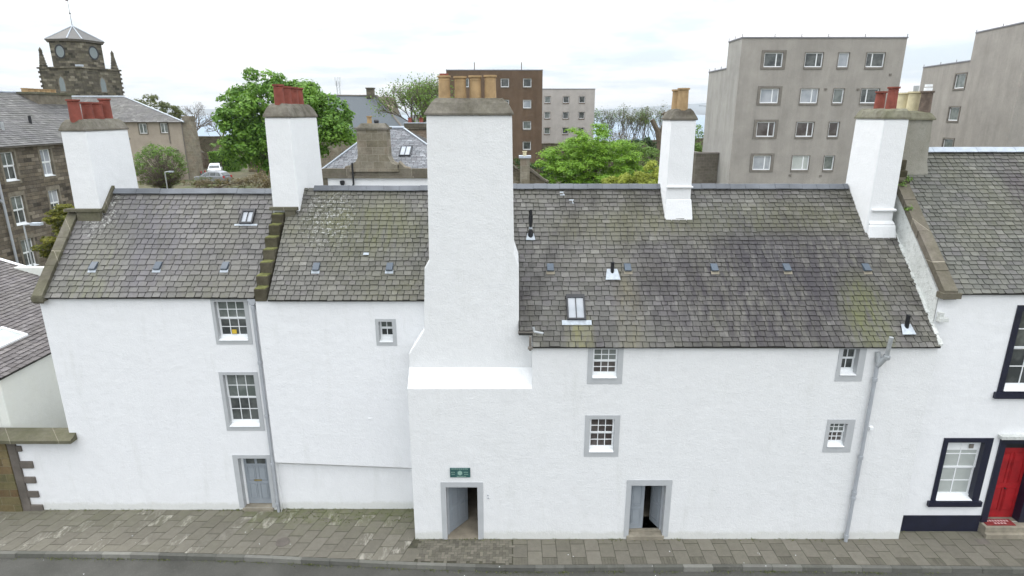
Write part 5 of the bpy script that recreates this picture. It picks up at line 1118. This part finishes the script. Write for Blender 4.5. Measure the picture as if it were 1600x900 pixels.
gwall('stone_wall', 'low wall left of the pinkish gable beyond the car park', [(-52, 98, 6.3), (-44, 98, 6.3)], 0.4, 'rubble_pink')
pg = thing('gable_fragment', 'broken pinkish stone gable standing behind the parked white car', 'wall', (-44, 97, 4.3))
mb = MB(); mb.prism_y([(-48.0, 4), (-43.6, 4), (-43.6, 8.8), (-45.9, 8.8), (-46.7, 8.0), (-47.2, 7.5), (-48.0, 7.2)], 97, 97.5); mb.build('masonry', 'rubble_pink', pg)
pr = thing('gate_pier', 'square stone pier with pyramid cap beside the broken gable', 'gate pier', (-47.8, 96, 4.3))
mb = MB(); mb.box(-49.7, -48.2, 95.5, 96.5, 4, 7.4); mb.build('masonry', 'rubble_pink', pr); mb = MB(); mb.frus((-49.8, -48.1, 95.4, 96.6), 7.4, (-49.2, -48.7, 95.9, 96.1), 8.3); mb.build('pier_cap', 'skew2', pr)

# ------------------------------------------------------------ lamps and masts
def lamp(label, x, y, z0, z1, armx, r=0.05, army=0, name='street_lamp', group='street lamps'):
    t = thing(name, label, 'street lamp', (x, y, z0), group)
    mb = MB(); mb.tube((x, y, z0), (x, y, z0+1.1), r*1.7, r*1.6, 8); mb.tube((x, y, z0+1.1), (x, y, z1), r, r*0.8, 8); mb.build('post', 'galv', t)
    mb = MB(); mb.tube((x, y, z1-0.02), (x+armx*0.45, y+army*0.45, z1+0.05), r*0.7, r*0.7, 8); mb.build('arm', 'galv', t)
    mb = MB(); mb.box(x+armx*0.45, x+armx, y-0.12, y+0.12, z1-0.02, z1+0.10); mb.build('lamp_head', 'lead_pale', t)
lamp('grey street lamp standing in front of the dark stone tenement', -22.87, 28, 0, 8.2, 0.85, 0.045)
lamp('grey street lamp in the car park beside the round willow', -34.0, 60, 4.3, 7.7, 0.85, 0.07)
lamp('tall thin lamp post at the left corner of the grey apartment block', 27.0, 87, 4.3, 14.2, -1.2, 0.09)
mt = thing('telecom_mast', 'pale lattice telecom mast rising beyond the big sycamore', 'mast', (-54.6, 200, 4))
mb = MB()
for dx_ in (-.45, .45): mb.tube((-54.6+dx_, 200, 0), (-54.6+dx_, 200, 23), .12, .12, 6)
for k in range(16): mb.tube((-55.05, 200, 8+k*0.9), (-54.15, 200, 8.9+k*0.9), .05, .05, 4)
mb.build('lattice', 'galv', mt); mb = MB()
for dx_ in (-.75, 0, .75): mb.box(-54.6+dx_-.2, -54.6+dx_+.2, 199.7, 200.2, 21.6, 24.2)
mb.build('antenna', 'carwhite', mt)
kr = thing('crane', 'faint red dockside crane across the water beside the grey apartment block', 'crane', (640, 1650, -4))
mb = MB()
for a_, b_ in (((628,1650,-4),(636,1650,30)),((652,1650,-4),(644,1650,30)),((636,1650,30),(644,1650,30)),((636,1650,28),(660,1650,34)),((650,1650,30),(632,1650,52)),((628,1650,10),(652,1650,10)),((615,1650,26),(645,1650,34))): mb.tube(a_, b_, 1.1, 1.1, 4)
mb.build('frame', 'copper', kr)

# ------------------------------------------------------------ cars
def car(label, x, y, z, rot, paint, van=False):
    t = thing('parked_car', label, 'car', (x, y, z), 'cars parked behind the houses', rot, local=True)
    h = 1.52 if not van else 1.75
    low = [(-2.05, 0.35), (-2.1, 0.62), (-2.0, 0.86), (-1.15, 0.95), (1.75, 0.98), (2.02, 0.9), (2.08, 0.55), (2.05, 0.32)]
    def loft(prof, w, taper_top=None):
        mb = MB(); n = len(prof)
        v = [(px, -w(pz), pz) for px, pz in prof] + [(px, w(pz), pz) for px, pz in prof]
        mb.add(v, [tuple(range(n)), tuple(range(2*n-1, n-1, -1))] + [(i, i+n, (i+1)%n+n, (i+1)%n) for i in range(n)]); return mb
    b = loft(low, lambda q: 0.86 - 0.06*abs(q-0.6)).build('body', paint, t, bevel=0.06)
    cab = [(-1.2, 0.94), (-0.35, h-0.08), (0.1, h), (1.1, h), (1.55, h-0.12), (1.98, 0.95)]
    wdt = lambda q: 0.82 - 0.22*max(0, (q-0.94)/(h-0.94))
    loft(cab, wdt).build('cabin', paint, t, bevel=0.04)
    g = MB()
    for s_ in (-1, 1):
        for (p0, p1, p2, p3) in (((-0.95, 1.0), (0.12, 1.0), (0.12, h-.12), (-0.28, h-.14)), ((0.2, 1.0), (0.95, 1.0), (0.95, h-.12), (0.2, h-.12)), ((1.03, 1.0), (1.7, 1.0), (1.4, h-.16), (1.03, h-.12))):
            g.add([(p[0], s_*(wdt(p[1])+0.012), p[1]) for p in (p0, p1, p2, p3)], [(0,1,2,3)])
    g.add([(-1.13,-.66,1.01),(-1.13,.66,1.01),(-0.44,.58,h-.14),(-0.44,-.58,h-.14)], [(0,1,2,3)]); g.add([(1.97,-.66,1.02),(1.97,.66,1.02),(1.62,.58,h-.16),(1.62,-.58,h-.16)], [(0,1,2,3)])
    g.build('window', 'glass', t)
    for sx in (-1.3, 1.3):
        for sy in (-1, 1):
            m1 = MB(); m1.tube((sx, sy*0.70, 0.31), (sx, sy*0.89, 0.31), 0.31, 0.31, 18); wh = m1.build('wheel', 'tyre', t)
            m1 = MB(); m1.tube((sx, sy*0.885, 0.31), (sx, sy*0.90, 0.31), 0.2, 0.19, 12); m1.build('rim', 'rim', wh)
    for sy in (-1, 1):
        m1 = MB(); m1.box(1.98, 2.09, sy*0.72-.1, sy*0.72+.1, 0.72, 1.0); m1.build('tail_light', 'lampred', t)
        m1 = MB(); m1.box(-2.12, -2.0, sy*0.62-.15, sy*0.62+.15, 0.62, 0.8); m1.build('headlight', 'carwhite', t)
    return t
gz_ = lambda x, y: gz(x, y) + 0.02
car('silver hatchback parked side-on in the car park', -37.4, 76.5, gz_(-37.4, 76.5), R(-12), 'silver')
car('dark green-grey car with pale roof, partly behind the round willow', -43.0, 81.0, gz_(-43.0, 81.0), R(8), 'cargreen')
car('white car with dark windscreen parked end-on behind the silver hatchback', -41.4, 85.5, gz_(-41.4, 85.5)+0.15, R(112), 'carwhite')
car('navy car just left of the grey apartment block', 35.0, 115, 6.3, R(75), 'carblue')

# ------------------------------------------------------------ trees and shrubs
def leaf_obj(name, pts, nrm, size, tints, mat, parent):
    N = len(pts); r = rng.normal(size=(N, 3)); nrm = nrm/np.linalg.norm(nrm, axis=1, keepdims=True)
    t = np.cross(nrm, r); t /= np.linalg.norm(t, axis=1, keepdims=True); b = np.cross(nrm, t)
    sz = (size*rng.uniform(0.6, 1.3, N))[:, None]
    V = np.stack([pts - t*sz, pts - b*sz*0.55, pts + t*sz, pts + b*sz*0.55], 1).reshape(-1, 3)
    org = ORG.get(parent.name) if parent else None
    if org is not None: V = V - np.array(org)
    me = bpy.data.meshes.new(name); me.vertices.add(4*N); me.vertices.foreach_set('co', V.astype(np.float32).ravel())
    me.loops.add(4*N); me.loops.foreach_set('vertex_index', np.arange(4*N, dtype=np.int32)); me.polygons.add(N)
    me.polygons.foreach_set('loop_start', np.arange(0, 4*N, 4, dtype=np.int32)); me.polygons.foreach_set('loop_total', np.full(N, 4, dtype=np.int32))
    ca = me.color_attributes.new('tint', 'FLOAT_COLOR', 'CORNER'); col = np.ones((4*N, 4), dtype=np.float32); col[:, :3] = np.repeat(tints, 4)[:, None]; ca.data.foreach_set('color', col.ravel())
    me.materials.append(M[mat]); me.update(calc_edges=True); me.validate()
    o = bpy.data.objects.new(name, me); C.objects.link(o); o.parent = parent
    if org is not None: ORG[o.name] = org
    return o
def clump_leaves(clumps, n, flat=1.0, up=0.5, shell=0.55):
    P, Nn, T = [], [], []
    for (c, r) in clumps:
        k = int(n*(r if r > 0.3 else 0.3)**1.5*rng.uniform(0.7, 1.3)) + 5
        d = rng.normal(size=(k, 3)); d /= np.linalg.norm(d, axis=1, keepdims=True); d[:, 2] = np.where((d[:, 2] < -0.2) & (rng.random(k) < 0.7), -d[:, 2], d[:, 2])
        rad = r*(shell + (1-shell)*rng.random(k))[:, None]*rng.uniform(0.8, 1.15, (k, 1)); q = d*rad; q[:, 2] *= flat
        P.append(np.array(c) + q); Nn.append(d + np.array([0, 0, up]) + rng.normal(size=(k, 3))*0.45)
        T.append(np.clip(rng.normal(0.5, 0.2, k) + rng.normal(0, 0.12), 0, 1))
    return np.concatenate(P), np.concatenate(Nn), np.concatenate(T)
def in_ell(c, r, n, lo=0.55):
    d = rng.normal(size=(n, 3)); d /= np.linalg.norm(d, axis=1, keepdims=True); s = (lo + (1-lo)*rng.random(n))[:, None]
    return np.array(c) + d*np.array(r)*s
def limbs(mb, base, tips, r0, fork=0.35, jitter=0.3, n=6, steps=5):
    base = np.array(base, float)
    for tp in tips:
        tp = np.array(tp); d = tp - base; p = base.copy(); prev = base.copy(); L = np.linalg.norm(d)
        for k in range(1, steps+1):
            f = k/steps; g = f**1.4
            q = base + np.array([d[0]*g, d[1]*g, d[2]*f]) + rng.normal(size=3)*jitter*(f if k < steps else 0)*0.4
            ra, rb = r0*(1-(k-1)/steps)**1.2*0.5+0.012, r0*(1-f)**1.2*0.5+0.01
            mb.tube(tuple(prev), tuple(q), ra, rb, n, caps=False); prev = q
def leafy_tree(label, base, ells, nclump, cr, nleaf, size, mat, trunk_r, crown_base, group='trees behind the houses', flat=0.8, up=0.5, name='tree', cat='tree', ntips=24, tips_vis=True, lo=0.55):
    t = thing(name, label, cat, base, group)
    cl = []
    for (c, r) in ells:
        k = max(3, int(nclump*r[0]*r[2]/sum(e[1][0]*e[1][2] for e in ells)))
        for p in in_ell(c, r, k, lo): cl.append((p, cr*rng.uniform(0.6, 1.3)))
    P, Nn, T = clump_leaves(cl, nleaf, flat, up)
    leaf_obj('crown', P, Nn, size, T, mat, t)
    mb = MB(); top = (base[0], base[1], crown_base); mb.tube(base, top, trunk_r, trunk_r*0.75, 10)
    idx = rng.choice(len(cl), min(ntips, len(cl)), replace=False); limbs(mb, top, [cl[i][0] for i in idx], trunk_r*1.2)
    mb.build('trunk', 'bark', t); return t

leafy_tree('huge dark green sycamore with dense leafy crown beside the second white chimney', (-22.5, 62, 4.2),
    [((-20.6, 62, 14.4), (2.3, 2.6, 2.0)), ((-22.8, 62, 13.6), (3.4, 3.4, 3.3)), ((-24.6, 62, 13.0), (4.0, 4.0, 4.1)), ((-19.4, 61, 12.0), (3.6, 3.8, 3.2)), ((-16.7, 61, 11.4), (1.9, 2.5, 1.9)), ((-25.6, 60.5, 10.2), (2.4, 3, 2.3)), ((-22, 60, 10.0), (4.5, 3, 2.2)), ((-26.8, 60, 12.6), (1.6, 2, 1.6)), ((-21.6, 62, 15.2), (2.4, 2.5, 1.6))],
    330, 0.9, 165, 0.185, 'leaf_syc', 0.55, 8.0)
def branchy(label, base, height, spread, seed, nleaf=0, lmat='leaf_mid', lsize=0.12, r0=0.2, group='trees behind the houses', lean=(0, 0), depth=5, name='tree', cat='tree', leafpart=(0, 1), kids=3, lspread=0.3, bmat='twig', trunk=0.0):
    t = thing(name, label, cat, base, group); rr_ = random.Random(seed); mb = MB(); tips = []
    def grow(p, d, L, r, k):
        q = p + d*L; mb.tube(tuple(p), tuple(q), r, r*0.72, 5 if k > 1 else 3, caps=False)
        if k <= 2: tips.append((p+q)/2); 
        if k == 0: tips.append(q); return
        for i in range(kids if k > 1 else 2):
            nd = (d + Vector((rr_.gauss(0, spread), rr_.gauss(0, spread), rr_.gauss(0.08, spread*0.6))) + Vector((lean[0]*.1, lean[1]*.1, 0))).normalized()
            grow(q, nd, L*rr_.uniform(0.68, 0.88), r*0.62, k-1)
    tot = sum(0.78**i for i in range(depth+1)); L0 = height/tot
    if trunk: mb.tube(base, (base[0], base[1], base[2]+trunk), r0*1.15, r0, 8)
    grow(Vector(base)+Vector((0, 0, trunk)), Vector((lean[0], lean[1], 1)).normalized(), L0*1.15, r0, depth)
    mb.build('branches', bmat, t)
    if nleaf:
        tp = np.array([tuple(q) for q in tips]); zmin, zmax = tp[:, 2].min(), tp[:, 2].max()
        f = (tp[:, 2]-zmin)/(zmax-zmin+1e-6); tp = tp[(f >= leafpart[0]) & (f <= leafpart[1])]
        ii = rng.integers(0, len(tp), nleaf); P = tp[ii] + rng.normal(size=(nleaf, 3))*lspread
        leaf_obj('crown', P, rng.normal(size=(nleaf, 3)) + np.array([0, 0, .6]), lsize, np.clip(rng.normal(.5, .22, nleaf), 0, 1), lmat, t)
    return t
branchy('sparse tree with half-open green leaves left of the great chimney pots', (-7.9, 55, 4.2), 5.9, 0.45, 5, 5200, 'leaf_mid', 0.085, 0.16, lean=(-0.05, 0), depth=6, leafpart=(0, 0.85), lspread=0.35, kids=4, trunk=5.0)
# bright maple behind the ridge, layered fine foliage
t = thing('tree', 'bright fresh green spreading tree directly behind the main roof ridge', 'tree', (5.8, 45, 4.2), 'trees behind the houses')
cl = [(p, rng.uniform(0.35, 0.75)) for p in in_ell((5.8, 45, 9.2), (3.7, 3.2, 3.2), 420, 0.4)] + [(p, 0.4) for p in in_ell((9.0, 44.5, 8.9), (1.8, 1.5, 1.2), 30, 0.3)] + [(p, 0.4) for p in in_ell((2.6, 44.5, 8.9), (1.5, 1.5, 1.5), 24, 0.3)]
P, Nn, T = clump_leaves(cl, 560, 0.5, 1.0, 0.1); leaf_obj('crown', P, Nn, 0.07, T, 'leaf_bright', t)
mb = MB(); mb.tube((5.8, 45, 4.0), (5.8, 45, 7), .22, .18, 10); limbs(mb, (5.8, 45, 6.8), [cl[i][0] for i in range(0, 150, 5)], .25); mb.build('trunk', 'bark', t)
leafy_tree('golden yellow-green shrub at the right foot of the bright green tree', (7.9, 38, 4), [((7.5, 38, 8.6), (1.7, 1.4, 0.9)), ((8.6, 38, 9.25), (0.9, 1, 0.95)), ((6.5, 38, 8.9), (0.7, 1, 0.6))], 110, 0.32, 1300, 0.055, 'leaf_yellow', .1, 7.5, 'shrubs behind the houses', name='shrub', cat='shrub', ntips=10)
leafy_tree('mid green shrub between the bright tree and the slim white chimney', (10.4, 52, 4), [((10.6, 52, 9.3), (2.0, 2, 1.5))], 60, 0.5, 200, 0.09, 'leaf_mid', .12, 7.5, 'shrubs behind the houses', name='shrub', cat='shrub', ntips=10)
leafy_tree('dark ivy mass hanging over the long garden wall', (20, 92, 4.2), [((19.5, 91.5, 8.2), (3.4, 1.2, 1.5)), ((22.5, 92, 7.6), (2.2, 1.2, 1.6))], 60, 0.6, 120, 0.16, 'leaf_dark', .1, 6, 'shrubs behind the houses', name='ivy', cat='ivy', ntips=6)
leafy_tree('dark green undergrowth left of the bright tree in front of the garden wall', (2.5, 58, 4), [((1.5, 58, 7.6), (3.5, 1.8, 1.5))], 60, 0.55, 130, 0.12, 'leaf_dark', .1, 5.5, 'shrubs behind the houses', name='shrub', cat='shrub', ntips=8)
leafy_tree('leafy green bush seen between the slim white chimney and the grey apartment block', (22.9, 78, 4.2), [((23.5, 78, 9.8), (1.3, 1.2, 1.9))], 30, 0.5, 140, 0.13, 'leaf_mid', .1, 6, 'shrubs behind the houses', name='shrub', cat='shrub', ntips=10)
# round willow in the car park
t = thing('tree', 'round fine-twigged willow with green top and brown lower twigs in the car park', 'tree', (-37.6, 66, 4.2), 'trees behind the houses')
mb = MB(); mb.tube((-37.4, 66, 4.2), (-37.4, 66, 5.6), .25, .2, 8); rr_ = rng
tipsW = in_ell((-37.9, 66, 7.6), (2.75, 2.4, 2.45), 420, 0.75); tipsW = tipsW[tipsW[:, 2] > 5.4]; limbs(mb, (-37.4, 66, 5.2), tipsW, 0.06, n=3, steps=4); mb.build('branches', 'twig', t)
cl = [(p, rng.uniform(.3, .55)) for p in tipsW if p[2] > 7.0 or rng.random() < 0.55]; P, Nn, T = clump_leaves(cl, 60, 0.8, 0.6, 0.1); k = P[:, 2] > 7.4 + rng.normal(0, .7, len(P))
leaf_obj('crown', P[k], Nn[k], 0.09, T[k], 'leaf_mid', t); leaf_obj('lower_crown', P[~k], Nn[~k], 0.08, T[~k], 'leaf_olive', t)
# far trees at left
leafy_tree('wind-shaped green tree beyond the roof of the cream house', (-63, 112, 4), [((-64.5, 112, 14.2), (3.6, 3, 1.9)), ((-60.8, 112, 13.1), (2.2, 2, 1.5))], 90, 0.7, 90, 0.17, 'leaf_olive', .3, 11, ntips=20)
branchy('bare spreading tree in front of the sea, right of the cream house', (-57.8, 113, 5), 6.0, 0.5, 21, 250, 'leaf_brown', .12, .26, depth=6, trunk=2.5)
branchy('bare twiggy tree beside the big sycamore with the sea behind', (-52.6, 113, 5), 4.6, 0.5, 33, 150, 'leaf_brown', .12, .2, depth=6, trunk=2.5)
# row of thin saplings above the garden wall
ORD = 'first second third fourth fifth sixth seventh eighth ninth tenth eleventh twelfth thirteenth'.split()
for k in range(13):
    x = 15.0 + k*0.86 + random.uniform(-.25, .25); tl = thing  # one of a kind along the wall
    branchy(ORD[k] + ' thin sapling from the left in the row above the long garden wall', (x, 106+random.uniform(-1, 1), 5), random.uniform(6.2, 7.4), 0.24, 50+k, 420, 'leaf_olive' if k % 3 else 'leaf_mid', .10, .11, group='saplings above the garden wall', depth=5, kids=3 if k % 2 else 2, trunk=0.3, leafpart=(0.0, 1), name='sapling', cat='tree', lspread=.25)
branchy('brown scrubby bush at the left end of the sapling row', (16.5, 96, 5), 5.0, 0.6, 91, 300, 'leaf_brown', .12, .12, group='shrubs behind the houses', depth=5, name='shrub', cat='shrub')
cs = thing('tree_stump', 'tall pollarded trunk with sawn-off limbs leaning beside the slim white chimney', 'tree stump', (20.3, 86, 4.2))
mb = MB(); mb.tube((20.6, 86, 4), (20.5, 86, 9.5), .55, .42, 8); mb.tube((20.5, 86, 9.3), (20.0, 86, 11.2), .42, .36, 8); mb.tube((20.0, 86, 11.0), (19.2, 86, 12.4), .36, .30, 8); mb.tube((20.5, 86, 10.4), (21.3, 86, 13.2), .3, .26, 8); mb.tube((21.2, 86, 12.8), (20.7, 86, 13.3), .3, .3, 8); mb.build('trunk', 'bark', cs)
# shrubs around the car park
leafy_tree('brown dry bush at the right of the car park, in front of the low wall', (-28.5, 74, 4.2), [((-29.0, 74, 6.2), (3.2, 2, 1.5)), ((-26.3, 73, 6.6), (1.8, 2, 1.9))], 90, 0.5, 110, .1, 'leaf_brown', .1, 4.8, 'shrubs behind the houses', name='shrub', cat='shrub', ntips=24)
leafy_tree('low olive scrub at the near edge of the car park', (-35.5, 70, 4.2), [((-33.5, 70, 5.5), (4.6, 1.6, 0.55)), ((-28.5, 69, 5.7), (2.8, 1.6, .8))], 110, 0.4, 120, .09, 'leaf_brown', .05, 4.4, 'shrubs behind the houses', name='shrub', cat='shrub', ntips=20)
leafy_tree('green weeds near the lamp post in the car park', (-33.5, 72, 4.2), [((-35.6, 71, 5.5), (2.0, 1.2, .6))], 26, 0.35, 100, .09, 'leaf_olive', .05, 4.4, 'shrubs behind the houses', name='shrub', cat='shrub', ntips=6)
mb = MB(); hd = thing('hedge', 'clipped square green hedge beside the sycamore at the car park', 'hedge', (-36.5, 93, 4.3)); mb.box(-45.7, -42.1, 93.2, 94.8, 4.3, 7.5); mb.build('core', 'leaf_dark', hd, tint=True)
pp = []; nn_ = []
for _ in range(3600):
    fx = rng.random(); f_ = rng.integers(0, 3)
    if f_ == 0: pp.append((-45.8+3.8*fx, 93.1, 4.3+3.3*rng.random())); nn_.append((0, -1, .2))
    elif f_ == 1: pp.append((-45.8+3.8*fx, 93.1+1.8*rng.random(), 7.55)); nn_.append((0, 0, 1))
    else: pp.append((-42.0, 93.1+1.8*fx, 4.3+3.3*rng.random())); nn_.append((1, 0, .2))
leaf_obj('foliage', np.array(pp)+rng.normal(size=(3600, 3))*.06, np.array(nn_)+rng.normal(size=(3600, 3))*.5, .13, np.clip(rng.normal(.5, .2, 3600), 0, 1), 'leaf_syc', hd)
leafy_tree('low planting below the stone buttress of the cream house', (-44, 93, 4.2), [((-45.8, 99, 8), (2.2, 1, 1.0))], 24, 0.5, 90, .14, 'leaf_mid', .1, 6, 'shrubs behind the houses', name='shrub', cat='shrub', ntips=5)
leafy_tree('golden conifer between the tenement and the mossy skew of the left white house', (-21.9, 29, 0), [((-21.7, 29, 8.0), (0.8, .7, 1.1)), ((-22.2, 29, 6.6), (0.8, .8, 1.1)), ((-21.4, 29, 8.6), (.45, .4, .5)), ((-21.9, 29, 4.5), (1.1, 1.0, 2.0))], 150, 0.3, 1500, 0.06, 'leaf_gold', .12, 3.5, name='conifer', cat='conifer', flat=0.45, ntips=12)
for (lab, x, y, z, r_) in (('small green fern growing on the mossy crow steps of the right gable', 12.62, 19.72, 10.95, .14), ('fern tuft clinging to the right side of the gable crow steps', 12.9, 19.85, 11.1, .13), ('little fern sprouting from the brown skew stones', 12.5, 19.0, 10.28, .11)):
    tf = thing('fern', lab, 'fern', (x, y, z), 'ferns on the gable'); k = 60; d = rng.normal(size=(k, 3)); d[:, 2] = abs(d[:, 2]); leaf_obj('fronds', np.array((x, y, z))+d*r_*0.55, d+rng.normal(size=(k, 3))*.4, .045, rng.random(k), 'leaf_mid', tf)
# trees and roofs closing the gaps at ground level
lt = MB()
for k in range(46):
    x = rng.uniform(-16, 12.5); y = rng.uniform(14.2, 17.0 if x < -4 else 15.9); z = 0.012 if y > ky(x)+.02 else -0.134; s_ = rng.uniform(.012, .03)
    if y > wallY(x)-.1: continue
    lt.add([(x,y,z),(x+s_,y+s_*.3,z),(x+s_*.7,y+s_,z+.006),(x-s_*.2,y+s_*.8,z)], [(0,1,2,3)])
wp, wnn, wtt = [], [], []
def tuft(x, y, z, n, sp, h):
    for _ in range(n): wp.append((x+random.gauss(0, sp), y+random.gauss(0, sp*0.4), z+random.random()*h)); wnn.append((random.gauss(0, 1), -1+random.gauss(0, .6), random.gauss(0.3, .4)))
for k in range(260):
    x = random.uniform(-16, 13); y = ky(x)-0.03 if random.random() < 0.55 else wallY(x)-0.03; tuft(x, y, -0.132 if y < ky(x) else 0.005, random.randint(3, 14), 0.10, 0.035)
for k in range(60): x = random.uniform(-8, -3.2); tuft(x, random.uniform(17.3, 17.9), 0.003, 6, 0.08, 0.01)
wo_ = leaf_obj('gutter_weeds', np.array(wp), np.array(wnn), 0.022, np.random.default_rng(3).random(len(wp)), 'leaf_olive', None); wo_['kind'] = 'stuff'
o = lt.build('litter', 'white'); o['kind'] = 'stuff'

# ------------------------------------------------------------ air
hb = bpy.data.meshes.new('haze'); mb = MB(); mb.box(-13000, 13500, -400, 12600, -18, 190)
hz_o = mb.build('haze', 'white'); hm = bpy.data.materials.new('haze_air'); hm.use_nodes = True; nt = hm.node_tree; nt.nodes.clear()
o_ = nt.nodes.new('ShaderNodeOutputMaterial'); pv = nt.nodes.new('ShaderNodeVolumePrincipled'); pv.inputs['Color'].default_value = (0.95, 0.975, 1.0, 1); pv.inputs['Density'].default_value = 0.0001
pv.inputs['Anisotropy'].default_value = 0.3
nt.links.new(pv.outputs[0], o_.inputs['Volume']); hz_o.data.materials.clear(); hz_o.data.materials.append(hm); hz_o['kind'] = 'stuff'
USE_HAZE = True
if not USE_HAZE: bpy.data.objects.remove(hz_o)
